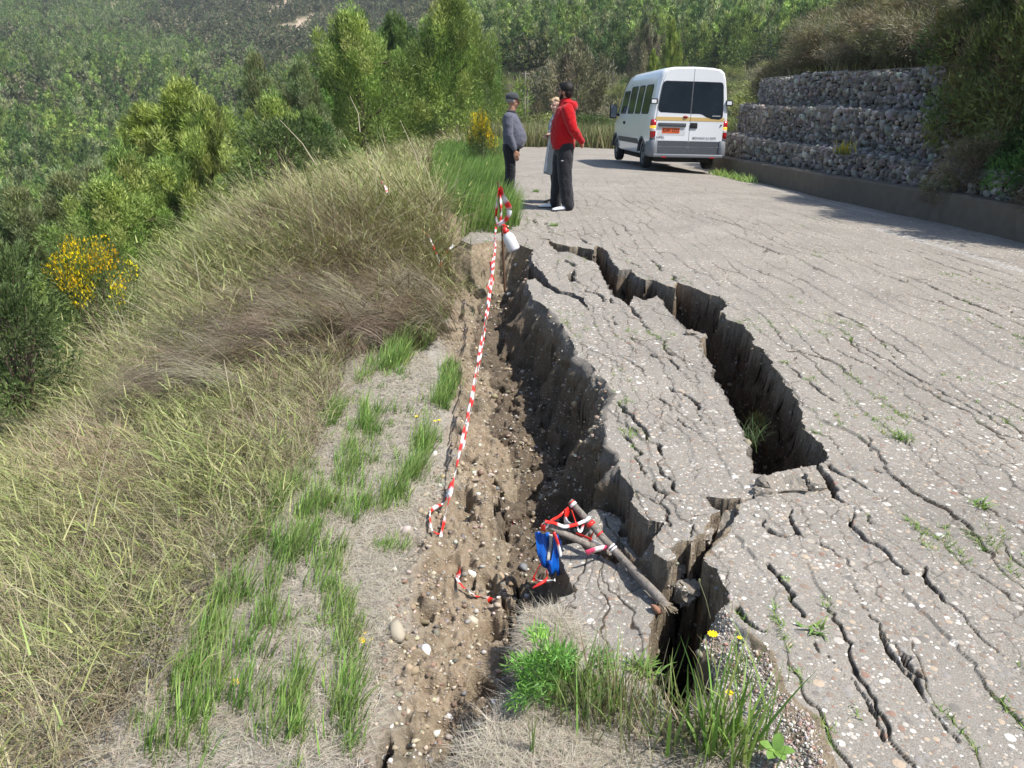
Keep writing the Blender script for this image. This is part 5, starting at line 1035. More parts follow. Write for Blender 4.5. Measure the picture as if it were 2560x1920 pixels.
rb = [flat_ring(on(.18), ax, .0145, .012, W_), flat_ring(on(.08), ax, .014, .004, R_), flat_ring(on(.95), ax, .0165, .013, W_), flat_ring(on(1.13), ax, .0172, .018, R_), flat_ring(on(1.55), ax, .0168, .007, R_), flat_ring(on(2.1), ax, .0178, .007, W_), flat_ring(on(2.22), ax, .0178, .007, W_), flat_ring(BR[0].lerp(BR[1], .1), BR[1]-BR[0], .0135, .010, W_),
      ribbon([A(1418, 1272, 2.77), A(1400, 1290, 2.74), A(1376, 1303, 2.65)], .014, .01, .3, 2, 20, .1), ribbon([A(1424, 1270, 2.76), A(1415, 1290, 2.74), A(1412, 1305, 2.72), A(1422, 1300, 2.71)], .034, .008, .10, 2, 21, .1),
      ribbon([A(1428, 1275, 2.76), A(1440, 1310, 2.73), A(1450, 1335, 2.70), A(1462, 1300, 2.74), A(1466, 1290, 2.75)], .024, .008, .13, 2, 22, .1),
      ribbon([A(1362, 1304, 2.60), A(1385, 1307, 2.62), A(1410, 1318, 2.64), A(1440, 1312, 2.68), A(1462, 1302, 2.72)], .016, .008, .12, 1.5, 23, .15), ribbon([A(1440, 1333, 2.63), A(1470, 1345, 2.64), A(1505, 1365, 2.66)], .012, .008, .16, 1, 24, .1),
      ribbon([A(1518, 1370, 2.68), A(1500, 1371, 2.62), A(1480, 1376, 2.60), A(1466, 1383, 2.60)], .034, .006, .10, .5, 25, .05, .2), ribbon([A(1487, 1325, 2.72), A(1478, 1340, 2.74), A(1474, 1355, 2.75)], .018, .01, .3, 2, 26, .1),
      ribbon([A(1384, 1330, 2.60), A(1393, 1352, 2.59), A(1400, 1380, 2.58), A(1402, 1392, 2.58)], .014, .008, .10, 1, 27, .1), ribbon([A(1358, 1312, 2.60), A(1357, 1328, 2.60)], .018, .008, .3, 1, 28, .1), 
      ribbon([A(1350, 1410, 2.62), A(1338, 1432, 2.62), A(1332, 1450, 2.62), A(1355, 1453, 2.6), A(1372, 1452, 2.6), A(1388, 1449, 2.6)], .018, .008, .2, 3, 29), ribbon([A(1366, 1425, 2.62), A(1368, 1450, 2.6), A(1345, 1462, 2.58), A(1331, 1470, 2.58)], .016, .008, .2, 3, 30), ribbon([gp3(1301, 1455, -.5, .02), gp3(1303, 1470, -.5, .03), gp3(1318, 1480, -.5, .02)], .018, .008, .2, 3, 31)]
tape('barrier_tape', rb, 'red and white tape wound round the forked wooden post')
M_BLUE = plain('blue_plastic', (.005, .09, .42), .32, .5, .12, 30, .25)
def sheet(pts, y, name, m, label=None, cat=None, th=.0015, parent=None, fold=.02):
    bm = bmesh.new(); c = Vector((sum(p[0] for p in pts)/len(pts), sum(p[1] for p in pts)/len(pts), 0)); cu = c.x
    vs_ = [bm.verts.new(atY(u, v, y+fold*math.sin((u-cu)*.09)+(v-1400)*-.0003)) for u, v in pts]; bm.faces.new(vs_); bmesh.ops.triangulate(bm, faces=bm.faces[:]); 
    bmesh.ops.subdivide_edges(bm, edges=bm.edges[:], cuts=3, use_grid_fill=True)
    for v in bm.verts: v.co.y += .008*math.sin(v.co.x*190)+.006*math.sin(v.co.z*60+v.co.x*90)
    o = bm_obj(name, bm, m, parent, True); sm = o.modifiers.new('s', 'SOLIDIFY'); sm.thickness = th
    return tag(o, label, cat) if label else o
bs = empty('blue_plastic_sheet', A(1362, 1330, 2.63), 'torn bright blue plastic sheet hanging from the fork of the post', 'plastic sheet')
for nm, pts_, yy, mm in (('sheet', [(1337, 1330), (1355, 1332), (1375, 1330), (1372, 1370), (1366, 1402), (1378, 1440), (1377, 1438), (1366, 1425), (1352, 1411), (1343, 1385), (1340, 1355)], 2.64, M_BLUE), ('sheet', [(1384, 1332), (1393, 1335), (1402, 1352), (1404, 1375), (1396, 1392), (1397, 1412), (1400, 1430), (1394, 1436), (1388, 1428), (1380, 1440), (1367, 1402), (1378, 1398), (1383, 1370)], 2.66, M_BLUE), ('pale_strip', [(1372, 1333), (1384, 1333), (1384, 1365), (1379, 1398), (1368, 1400), (1368, 1392), (1373, 1362)], 2.655, plain('dull_pale_plastic', (.46, .42, .36), .6))):
    o = sheet(pts_, yy, nm, mm, parent=bs); o.matrix_parent_inverse = Matrix.Translation(-bs.location)
for o in pt.children: o.matrix_parent_inverse = Matrix.Identity(4)

# ------------------------------------------------------------------ people
M_SKIN = plain('skin', (.42, .22, .145), .55, .35, .08, 25); M_SKIN2 = plain('fair_skin', (.52, .32, .24), .55, .35, .06, 25)
def cloth(name, col, rough=.9, scale=7, var=.14, b=.5):
    m = NT(name); n1 = m.noise(scale, 4, .6); n1.inputs['Distortion'].default_value = .8; n2 = m.noise(220, 2)
    h = m.math('ADD', m.math('MULTIPLY', n1.outputs[0], 1.0), m.math('MULTIPLY', n2.outputs[0], .05))
    c = m.mix(n1.outputs[0], tuple(x*(1-var) for x in col), tuple(x*(1+var) for x in col)); m.done(c, rough, m.bump(h, b, .05), .15); m.b.inputs['Sheen Weight'].default_value = .2; return m.m
def sculpt(name, build, m, parent, vox, smooth_it=6, disp=0):
    bm = bmesh.new(); build(bm); o = bm_obj(name, bm, m, parent, True)
    r = o.modifiers.new('r', 'REMESH'); r.mode = 'VOXEL'; r.voxel_size = vox; r.use_smooth_shade = True
    s = o.modifiers.new('s', 'SMOOTH'); s.factor = .5; s.iterations = smooth_it
    if disp:
        tx = bpy.data.textures.new('folds', 'CLOUDS'); tx.noise_scale = .11; tx.noise_depth = 1; d = o.modifiers.new('d', 'DISPLACE'); d.texture = tx; d.strength = disp; d.mid_level = .5
    return o
def limb(bm, pts, r, n=12): tube(bm, pts, r, n); ball(bm, pts[0], r[0]*1.0, 12, 8); ball(bm, pts[-1], r[-1]*1.0, 12, 8); [ball(bm, p, q, 12, 8) for p, q in zip(pts[1:-1], r[1:-1])]
def hand(bm, w, d, up, side, curl=.6, s=1.0):
    """palm from wrist w along d; up = back-of-hand normal; side = thumb side"""
    w = Vector(w); d = Vector(d).normalized(); up = Vector(up); up = (up-d*up.dot(d)).normalized(); sd_ = d.cross(up).normalized()*side
    for k in range(4):
        b = w+d*.02*s+sd_*(.012-.008*k)*s; kn = w+d*.085*s+sd_*(.030-.020*k)*s; tube(bm, [b, kn], [.016*s, .012*s], 8)
        L_ = [.030, .024, .020][0]*s*[.95, 1.08, 1.0, .8][k]; p = kn; dd = d.copy()
        for j in range(3):
            dd = (dd-up*curl*.75).normalized(); q_ = p+dd*L_*[1.2, .9, .75][j]; tube(bm, [p, q_], [.0095*s, .0085*s], 7); ball(bm, q_, .0085*s, 8, 6); p = q_
    p0 = w+d*.025*s+sd_*.022*s; p1 = p0+(d*.6+sd_*.8).normalized()*.035*s; p2 = p1+(d*.9+sd_*.15-up*.3).normalized()*.03*s; p3 = p2+(d*.9-up*.5-sd_*.1).normalized()*.022*s
    tube(bm, [p0, p1, p2, p3], [.014*s, .012*s, .010*s, .009*s], 7); ball(bm, p3, .009*s, 8, 6)
def rotz(v, a, c=Vector((0, 0, 0))):
    v = Vector(v)-c; return Vector((v.x*math.cos(a)-v.y*math.sin(a), v.x*math.sin(a)+v.y*math.cos(a), v.z))+c
def head(bm, z, yaw, lean=0, s=1.0):
    """head facing +x turned by yaw; z = chin-to-crown centre height"""
    def T(p): return rotz((p[0]*s+lean, p[1]*s, z+p[2]*s), yaw, Vector((lean, 0, 0)))
    def B(c, r):
        g = bmesh.ops.create_uvsphere(bm, u_segments=20, v_segments=14, radius=1)
        for v in g['verts']: v.co = T((c[0]+v.co.x*r[0], c[1]+v.co.y*r[1], c[2]+v.co.z*r[2]))
    B((-.012, 0, .025), (.098, .076, .093)); B((.022, 0, -.035), (.066, .058, .078)); B((.045, 0, -.085), (.032, .030, .028)); B((.066, 0, .022), (.022, .050, .018)); B((.083, .0, -.044), (.012, .026, .014))
    tube(bm, [T((.085, 0, .012)), T((.104, 0, -.012)), T((.112, 0, -.026)), T((.090, 0, -.034))], [.008*s, .010*s, .013*s, .010*s], 8)
    for q in (-1, 1):
        B((-.004, q*.078, -.008), (.018, .008, .030)); B((.050, q*.040, -.035), (.022, .018, .022))
    return T
def legs(bm, hips, P_, r, grow=0):
    for pts in P_: limb(bm, pts, [q+grow for q in r])
def shoe(bm, a, yaw, s=1.0, col=None):
    g = [(-.07, .030, .0, .055), (-.05, .038, 0, .078), (0, .037, 0, .082), (.06, .040, 0, .062), (.13, .046, 0, .046), (.18, .040, 0, .036), (.205, .022, 0, .024)]
    R = []
    for x, hw, zb, zt in g:
        R.append([rotz((x*s, hw*s*math.cos(t), max(0, (zt*.5+zt*.5*math.sin(t)))*s), yaw)+Vector(a) for t in [2*math.pi*k/14 for k in range(14)]])
    loft(bm, R)
M_EYE = plain('dark_glasses', (.01, .01, .012), .15, .6)

def man_red():
    x0, y0 = G(1404, 520, 0); y0 = 11.95; x0 = atY(1407, 520, y0).x
    H = 1.8; t = empty('person', (x0, y0, hz(x0, y0)), 'bulky man in red hoodie and black track pants, hands behind his back, looking away', 'person', None, math.pi)
    hy = -.62                                                      # head turned to his right, away from the camera
    LG = [[(-.01, .10, .90), (-.01, .12, .50), (-.07, .13, .10)], [(.01, -.10, .90), (.07, -.11, .50), (.10, -.12, .10)]]
    armL = [(-.02, .205, 1.43), (-.10, .275, 1.17), (-.24, .14, .99)]; armR = [(-.02, -.205, 1.43), (-.12, -.28, 1.17), (-.25, -.10, 1.0)]
    def body(bm):
        head(bm, 1.665, hy, .0, 1.04); limb(bm, [(-.015, 0, 1.42), (-.005, 0, 1.58)], [.072, .062])
        loft(bm, [ell((0, 0, z), a, b, 18) for z, a, b in ((.86, .12, .16), (.95, .14, .17), (1.1, .14, .16), (1.3, .12, .17), (1.42, .09, .17), (1.47, .06, .08))])
        for L_ in LG: limb(bm, L_, [.085, .058, .042])
        for a, s_ in ((armL, 1), (armR, -1)): limb(bm, a, [.055, .043, .028])
        hand(bm, armL[2], (-.25, -.9, -.35), (-.9, .1, .2), 1, .35, 1.05); hand(bm, armR[2], (-.35, .85, -.45), (-.9, 0, .2), -1, .6, 1.05)
    sculpt('body', body, M_SKIN, t, .0065, 2)
    def hood(bm):
        loft(bm, [ell((cx_, 0, z), a, b, 24) for z, cx_, a, b in ((.895, .01, .155, .19), (.93, .015, .175, .205), (1.0, .02, .185, .215), (1.12, .02, .188, .22), (1.25, .01, .175, .22), (1.36, -.0, .155, .222), (1.44, -.01, .125, .19), (1.49, -.015, .09, .11))])
        for a in (armL, armR): limb(bm, a, [.088, .078, .052], 14)
        limb(bm, [(-.015, .0, 1.43), (-.01, 0, 1.50)], [.115, .105])
        g = bmesh.ops.create_uvsphere(bm, u_segments=20, v_segments=12, radius=1)
        for v in g['verts']: v.co = Vector((-.115+v.co.x*.075, v.co.y*.125, 1.475+v.co.z*.075))
        tube(bm, [(-.10, .11, 1.50), (-.02, .10, 1.52), (.06, .06, 1.48)], [.035, .03, .025], 8); tube(bm, [(-.10, -.11, 1.50), (-.02, -.10, 1.52), (.06, -.06, 1.48)], [.035, .03, .025], 8)
    hd = sculpt('hoodie', hood, cloth('red_fleece', (.42, .005, .009), .9), t, .011, 5, .022)
    bm = bmesh.new(); loft(bm, [ell((.01, 0, z), a, b, 28) for z, a, b in ((.875, .160, .20), (.89, .170, .205), (.925, .173, .207), (.94, .166, .203))]); bm_obj('waistband', bm, cloth('red_rib', (.36, .005, .009)), hd, True)
    bm = bmesh.new(); bx(bm, -.03, .0, .298, .302, 1.33, 1.355); o = bm_obj('sleeve_patch', bm, plain('white_print', (.75, .75, .78)), hd); o.location = (-.015, 0, .01)
    def pants(bm):
        loft(bm, [ell((.0, 0, z), a, b, 20) for z, a, b in ((.80, .135, .18), (.88, .155, .195), (.97, .16, .195))])
        for k, L_ in enumerate(LG): limb(bm, [L_[0], ((L_[0][0]+L_[1][0])/2, (L_[0][1]+L_[1][1])/2, .72), L_[1], (L_[1][0]*.5+L_[2][0]*.5, L_[2][1], .28), (L_[2][0], L_[2][1], .075)], [.128, .122, .106, .099, .092], 16)
    pn = sculpt('track_pants', pants, cloth('black_jersey', (.022, .022, .026), .85, 9, .2, .7), t, .011, 3, .018)
    bm = bmesh.new(); bx(bm, .02, .055, .232, .236, .72, .73); bm_obj('pocket_mark', bm, plain('white_thread', (.6, .6, .62)), pn).rotation_euler = (0, 0, 0)
    for a, yw in (((-.05, .14, 0), .30), ((.13, -.13, 0), -.05)):
        bm = bmesh.new(); shoe(bm, a, yw, 1.15); s_ = bm_obj('shoe', bm, plain('white_trainer', (.78, .78, .80), .5), t, True)
        bm = bmesh.new(); R = [[rotz((x*1.17, y*1.2, z), yw)+Vector(a) for x, y in ((-.08, 0), (-.06, -.036), (.02, -.036), (.12, -.048), (.19, -.034), (.21, 0), (.19, .034), (.12, .048), (.02, .036), (-.06, .036))] for z in (-.002, .022)]; loft(bm, R); bm_obj('sole', bm, plain('dark_sole', (.06, .06, .065)), s_)
    def hair(bm):
        T = lambda p: rotz((p[0]*1.04, p[1]*1.04, 1.665+p[2]*1.04), hy)
        g = bmesh.ops.create_uvsphere(bm, u_segments=20, v_segments=14, radius=1)
        for v in g['verts']: v.co = T((-.026+v.co.x*.100, v.co.y*.086, .048+v.co.z*.088))
        for c, r in (((-.055, 0, -.01), (.06, .074, .07)), ((.045, 0, .095), (.045, .06, .035)), ((.0, .078, .0), (.018, .012, .045)), ((.0, -.078, .0), (.018, .012, .045))):
            g = bmesh.ops.create_uvsphere(bm, u_segments=12, v_segments=8, radius=1)
            for v in g['verts']: v.co = T((c[0]+v.co.x*r[0], c[1]+v.co.y*r[1], c[2]+v.co.z*r[2]))
    sculpt('hair', hair, plain('dark_hair', (.014, .011, .009), .6, .3, .3, 60, .6), t, .008, 1, .008)
    def beard(bm):
        T = lambda p: rotz((p[0]*1.04, p[1]*1.04, 1.665+p[2]*1.04), hy)
        for c, r in (((.050, 0, -.085), (.045, .050, .038)), ((.025, .048, -.06), (.030, .020, .045)), ((.025, -.048, -.06), (.030, .020, .045)), ((.088, 0, -.040), (.014, .03, .008))):
            g = bmesh.ops.create_uvsphere(bm, u_segments=12, v_segments=8, radius=1)
            for v in g['verts']: v.co = T((c[0]+v.co.x*r[0], c[1]+v.co.y*r[1], c[2]+v.co.z*r[2]))
    sculpt('beard', beard, plain('dark_beard', (.02, .015, .012), .8, .2, .3, 90, .6), t, .007, 1)
    bm = bmesh.new()
    for q in (-1, 1): ball(bm, rotz((.092, q*.036, 1.69), hy), (.014, .028, .022), 12, 8); tube(bm, [rotz((.085, q*.06, 1.695), hy), rotz((0, q*.086, 1.69), hy)], .004, 5)
    bm_obj('sunglasses', bm, M_EYE, t, True)
    return t
def man_cap():
    y0 = 12.9; x0 = atY(1277, 490, y0).x; s = .945
    t = empty('person', (x0, y0, hz(x0, y0)-.0), 'older man in grey sweater, dark trousers and grey cap, standing sideways in the grass', 'person', None, -.12); t.scale = (s, s, s)
    LG = [[(-.02, .09, .90), (-.03, .11, .50), (-.10, .14, .10)], [(-.02, -.09, .90), (.02, -.10, .50), (-.03, -.12, .10)]]
    armR = [(-.02, -.195, 1.40), (.0, -.235, 1.12), (.095, -.20, .87)]; armL = [(-.02, .195, 1.40), (-.04, .26, 1.13), (.04, .26, .88)]
    lean = .03
    def body(bm):
        head(bm, 1.64, .25, lean+.01, 1.0); limb(bm, [(-.01, 0, 1.40), (.03, 0, 1.55)], [.066, .058])
        loft(bm, [ell((0, 0, z), a, b, 18) for z, a, b in ((.86, .12, .15), (.95, .13, .16), (1.1, .13, .15), (1.3, .11, .16), (1.41, .08, .16), (1.45, .06, .08))])
        for L_ in LG: limb(bm, L_, [.08, .055, .04])
        for a in (armL, armR): limb(bm, a, [.05, .04, .026])
        hand(bm, armR[2], (.25, .1, -1), (.3, -1, 0), -1, .35, 1.05); hand(bm, armL[2], (.2, 0, -1), (.3, 1, 0), 1, .4, 1.05)
    sculpt('body', body, M_SKIN, t, .0065, 2)
    def sw(bm):
        loft(bm, [ell((cx_, 0, z), a, b, 24) for z, cx_, a, b in ((.89, .03, .155, .175), (.93, .05, .18, .19), (1.02, .07, .20, .20), (1.12, .065, .195, .20), (1.25, .03, .165, .20), (1.35, .005, .145, .205), (1.42, -.005, .115, .18), (1.475, .0, .075, .085))])
        for a in (armR, armL): limb(bm, [a[0], a[1], Vector(a[1]).lerp(Vector(a[2]), .9)], [.080, .062, .044], 14)
    sculpt('sweater', sw, cloth('grey_knit', (.105, .108, .14), .95, 8, .12, .6), t, .011, 5, .020)
    bm = bmesh.new(); loft(bm, [ell((.005, 0, z), a, b, 20) for z, a, b in ((1.455, .088, .095), (1.49, .076, .082), (1.50, .072, .078))]); bm_obj('collar', bm, cloth('dark_collar', (.03, .03, .035)), t, True)
    def tr(bm):
        loft(bm, [ell((.01, 0, z), a, b, 20) for z, a, b in ((.80, .12, .155), (.88, .145, .172), (.97, .15, .172))])
        for L_ in LG: limb(bm, [L_[0], Vector(L_[0]).lerp(Vector(L_[1]), .5), L_[1], (L_[2][0], L_[2][1], .09)], [.108, .097, .080, .070], 16)
    sculpt('trousers', tr, cloth('black_trousers', (.018, .018, .022), .85, 9, .2, .6), t, .011, 3, .014)
    for a, yw in (((-.10, .14, 0), .2), ((-.03, -.12, 0), -.1)):
        bm = bmesh.new(); shoe(bm, a, yw, 1.1); bm_obj('shoe', bm, plain('black_shoe', (.03, .03, .03), .5), t, True)
    def hair(bm):
        T = lambda p: rotz((p[0]+lean+.01, p[1], 1.64+p[2]), .25, Vector((lean+.01, 0, 0)))
        for c, r in (((-.035, 0, .02), (.085, .081, .062)), ((-.0, .078, .0), (.02, .01, .03)), ((.0, -.078, .0), (.02, .01, .03))):
            g = bmesh.ops.create_uvsphere(bm, u_segments=16, v_segments=10, radius=1)
            for v in g['verts']: v.co = T((c[0]+v.co.x*r[0], c[1]+v.co.y*r[1], c[2]+v.co.z*r[2]))
    sculpt('hair', hair, plain('grey_hair', (.26, .25, .24), .7, .2, .2, 80, .5), t, .007, 1)
    bm = bmesh.new(); T = lambda p: rotz((p[0]+lean+.01, p[1], 1.64+p[2]), .25, Vector((lean+.01, 0, 0)))
    R = []
    for k, (z, r) in enumerate(((.040, 1.0), (.055, 1.02), (.085, 1.0), (.110, .90), (.128, .70), (.137, .42), (.139, .12))): R.append([T((-.012+.108*r*math.cos(2*math.pi*j/24), .090*r*math.sin(2*math.pi*j/24), z)) for j in range(24)])
    loft(bm, R); cp = bm_obj('cap', bm, cloth('grey_cap', (.052, .056, .062), .9, 12, .1, .2), t, True)
    bm = bmesh.new(); top = []; bot = []
    for j in range(9):
        a = -1.15+2.3*j/8; top.append((a, 1)); 
    R = [[T((.075*f*1.0+(.045+.06*math.cos(a))*1.0*f+.0, .075*math.sin(a)*(1+.05*f), .046-.030*f*f+dz)) for a in [-1.2+2.4*j/10 for j in range(11)]] for f, dz in ((.25, 0), (.6, 0), (1, 0), (1, -.005), (.6, -.005), (.25, -.005))]
    loft(bm, R); bm_obj('visor', bm, cloth('grey_cap_visor', (.05, .052, .056)), cp, True)
    bm = bmesh.new()
    for q in (-1, 1): ball(bm, T((.085, q*.032, .005)), (.006, .010, .005), 8, 6)
    bm_obj('eyes', bm, M_EYE, t, True)
    return t
def woman():
    y0 = 12.75; x0 = atY(1374, 500, y0).x; s = .905
    t = empty('person', (x0+.09, y0, hz(x0, y0)), 'fair-haired woman in a long light grey coat, half hidden behind the man in red', 'person', None, math.pi+.35); t.scale = (s, s, s)
    LG = [[(0, .08, .88), (.01, .09, .48), (.0, .09, .08)], [(0, -.08, .88), (.0, -.09, .48), (-.03, -.10, .08)]]
    armL = [(-.01, .165, 1.38), (.02, .24, 1.12), (.15, .12, 1.17)]; armR = [(-.01, -.165, 1.38), (.0, -.23, 1.12), (.16, -.08, 1.13)]
    def body(bm):
        head(bm, 1.635, .25, .02, .95); limb(bm, [(-.01, 0, 1.40), (.015, 0, 1.55)], [.052, .046])
        loft(bm, [ell((0, 0, z), a, b, 18) for z, a, b in ((.84, .12, .16), (.95, .11, .14), (1.1, .10, .12), (1.25, .11, .14), (1.38, .08, .145), (1.42, .05, .07))])
        for L_ in LG: limb(bm, L_, [.078, .052, .036])
        for a in (armL, armR): limb(bm, a, [.042, .034, .022])
        hand(bm, armL[2], (.35, -.9, .1), (.1, .3, .9), -1, .4, .92); hand(bm, armR[2], (.35, .9, .1), (.1, -.3, .9), 1, .4, .92)
    sculpt('body', body, M_SKIN2, t, .0065, 2)
    def coat(bm):
        loft(bm, [ell((cx_, 0, z), a, b, 28) for z, cx_, a, b in ((.50, -.03, .24, .30), (.62, -.02, .21, .27), (.80, -.01, .18, .235), (.95, 0, .155, .205), (1.10, 0, .135, .17), (1.28, 0, .14, .185), (1.38, 0, .11, .175), (1.45, -.01, .075, .09))])
        for a in (armL, armR): limb(bm, [a[0], a[1], Vector(a[1]).lerp(Vector(a[2]), .8)], [.068, .06, .046], 14)
    ct = sculpt('coat', coat, cloth('light_grey_coat', (.36, .35, .34), .9, 6, .08, .5), t, .011, 5, .020)
    def blouse(bm): loft(bm, [ell((.055, .01, z), a, b, 18) for z, a, b in ((.55, .19, .05), (.8, .14, .055), (1.0, .105, .06), (1.2, .10, .065), (1.36, .07, .05))])
    sculpt('blouse', blouse, cloth('white_blouse', (.66, .66, .68)), t, .011, 3)
    bm = bmesh.new(); tube(bm, [(-.06, .07, 1.44), (.03, .06, 1.47), (.085, .0, 1.38), (.09, .01, 1.15)], [.03, .034, .03, .025], 8); tube(bm, [(-.06, -.07, 1.44), (.03, -.06, 1.47), (.085, .0, 1.38)], [.03, .034, .03], 8); bm_obj('scarf', bm, cloth('pale_scarf', (.38, .42, .42)), t, True)
    def tr(bm):
        loft(bm, [ell((0, 0, z), a, b, 18) for z, a, b in ((.78, .11, .15), (.95, .115, .145))])
        for L_ in LG: limb(bm, [L_[0], L_[1], (L_[2][0], L_[2][1], .14)], [.09, .063, .046], 14)
    sculpt('trousers', tr, cloth('black_slim_trousers', (.02, .02, .024)), t, .011, 3)
    for a, yw in (((0, .09, 0), .1), ((-.03, -.10, 0), -.1)):
        bm = bmesh.new(); shoe(bm, a, yw, 1.0); s_ = bm_obj('shoe', bm, plain('olive_loafer', (.12, .10, .07), .4), t, True); bm = bmesh.new(); p = rotz((.045, 0, .066), yw)+Vector(a); ball(bm, p, (.012, .028, .006), 10, 6); bm_obj('buckle', bm, plain('brass_buckle', (.55, .38, .12), .3, .6, Metallic=.8), s_)
    def hair(bm):
        g = random.Random(3)
        for k in range(70):
            a = g.uniform(0, 6.28); e = g.uniform(-.25, 1.5); d = Vector((math.cos(a)*math.cos(e), math.sin(a)*math.cos(e), math.sin(e)))
            if d.x > .55 and d.z < .45: continue
            p = rotz((.95*(-.012+d.x*.092)+.02, .95*d.y*.082, 1.635+.95*(.030+d.z*.092)), .25, Vector((.02, 0, 0))); ball(bm, p, g.uniform(.018, .030), 8, 6)
    sculpt('hair', hair, plain('curly_blond_hair', (.50, .36, .22), .7, .3, .35, 60, .8), t, .007, 1)
    bm = bmesh.new()
    for q in (-1, 1): ball(bm, rotz((.105, q*.030, 1.642), .25), (.006, .011, .006), 8, 6)
    bm_obj('eyes', bm, M_EYE, t, True)
    return t
man_red(); man_cap(); woman()
bpy.context.view_layer.update()

# ------------------------------------------------------------------ van
def make_van():
    W = 3.58; LEN = 5.38
    M_WHITE = plain('white_paint', (.80, .81, .82), .28, .5, .02, 3); M_WHITE.node_tree.nodes['Principled BSDF'].inputs['Coat Weight'].default_value = .5
    M_GREY = plain('grey_bumper_plastic', (.075, .082, .092), .6, .4, .1); M_LGREY = plain('light_grey_plastic', (.17, .18, .195), .55, .4, .1); M_BLACK = plain('black_rubber', (.02, .02, .021), .8, .3, .1)
    M_GLASS = plain('tinted_glass', (.018, .026, .036), .10, 1.0, .5, 2.2); M_STRIPE = plain('ochre_stripe', (.62, .43, .17), .4, .4, .03); M_TAIL = plain('red_lens', (.42, .008, .012), .2, .6, .05); M_AMB = NT('amber_lamp'); M_AMB.done((.95, .50, .05), .25); M_AMB.b.inputs['Emission Color'].default_value = (1, .55, .06, 1); M_AMB.b.inputs['Emission Strength'].default_value = .35; M_AMB = M_AMB.m
    M_CLEAR = plain('clear_lens', (.62, .58, .56), .2, .6, .05); M_SEAM = plain('seam', (.05, .05, .055), .7); M_RIM = plain('steel_rim', (.20, .21, .22), .45, .5, .1, Metallic=.6)
    t = empty('van', (4.449, 20.497, -.194), 'white minibus with ochre stripe and orange plate parked before the stone wall', 'van', None, .067)
    t.rotation_mode = 'XYZ'; t.rotation_euler = (-.017, .024, .067)
    PROF = [(0, .34), (.78, .34), (.90, .36), (.955, .44), (.965, .62), (.985, .72), (.992, 1.0), (.990, 1.22), (.978, 1.38), (.93, 1.72), (.885, 2.02), (.84, 2.24), (.79, 2.37), (.70, 2.44), (.48, 2.475), (0, 2.49)]
    px_, pz_ = np.array([p[0] for p in PROF[3:12]]), np.array([p[1] for p in PROF[3:12]])
    def side_x(z): return float(np.interp(z, pz_, px_))
    def roof(y): return float(np.interp(y, [0, .06, .3, 3.6, 4.1, 4.55, 5.0, 5.3, 5.38], [2.45, 2.485, 2.49, 2.47, 2.30, 1.70, 1.22, 1.0, .8]))
    def wid(y): return float(np.interp(y, [0, .03, .10, .2, 4.2, 4.9, 5.25, 5.38], [.935, .965, .992, 1, 1, .96, .86, .70]))
    R = []
    for y in (0, .015, .05, .10, .2, .6, 1.4, 2.4, 3.4, 3.7, 4.1, 4.35, 4.55, 4.8, 5.0, 5.15, 5.3, 5.38):
        zr = roof(y); q = []
        for x, z in PROF: zz_ = z if z < 1.0 else 1.0+(z-1.0)*max(.0, (zr-1.0))/1.49; q.append((x*wid(y), y, max(zz_, .34) if zr > 1 else .34+(z-.34)*(zr-.34)/2.15))
        q = q+[(-x, y_, z) for x, y_, z in q[::-1] if x > 0]; R.append([Vector(p) for p in q])
    bm = bmesh.new(); loft(bm, R); body = bm_obj('body', bm, M_WHITE, t, True); body.data.set_sharp_from_angle(angle=math.radians(38)) if hasattr(body.data, 'set_sharp_from_angle') else None
    # wheel arches cut from the body; the cutter is removed by applying the result
    bm = bmesh.new()
    for yy in (.95, .95+W):
        for q in (-1, 1):
            g = bmesh.ops.create_cone(bm, cap_ends=True, segments=32, radius1=.40, radius2=.40, depth=.5)
            for v in g['verts']: v.co = Vector((q*.95+v.co.z, yy+v.co.x, .36+v.co.y))
    me = bpy.data.meshes.new('cut'); bm.to_mesh(me); bm.free(); cut = bpy.data.objects.new('cut', me); C.objects.link(cut); cut.parent = t
    bo = body.modifiers.new('b', 'BOOLEAN'); bo.object = cut; bo.operation = 'DIFFERENCE'; bo.solver = 'EXACT'
    bpy.context.view_layer.update(); dg_ = bpy.context.evaluated_depsgraph_get(); nm = bpy.data.meshes.new_from_object(body.evaluated_get(dg_)); body.modifiers.clear(); body.data = nm; bpy.data.objects.remove(cut)
    def side_panel(name, y0, y1, z0, z1, m, q=-1, off=.004, rad=.07, parent=t, slant=0):
        """rounded panel lying on the body side"""
        pts = []
        for cy_, cz_, a0 in ((y1-rad, z1-rad, 0), (y0+rad, z1-rad, 90), (y0+rad, z0+rad, 180), (y1-rad, z0+rad, 270)):
            for k in range(5): a = math.radians(a0+k*22.5); pts.append((cy_+rad*math.cos(a), cz_+rad*math.sin(a)))
        bm = bmesh.new(); n = len(pts); pts = [(y-slant*(z-z0), z) for y, z in pts]; cy_ = sum(p[0] for p in pts)/n; zs_ = np.linspace(z0, z1, 7)
        o_ = [bm.verts.new((q*(side_x(z)*wid(y)+off), y, z)) for y, z in pts]; i_ = [bm.verts.new((q*(side_x(z)*wid(y)-.02), y, z)) for y, z in pts]
        half = n//2; order = o_
        # horizontal strips so that the pane follows the curved side
        bm.faces.new(o_); bm.faces.new(i_[::-1])
        for k in range(n): bm.faces.new((o_[k], o_[(k+1) % n], i_[(k+1) % n], i_[k]))
        return bm_obj(name, bm, m, parent)
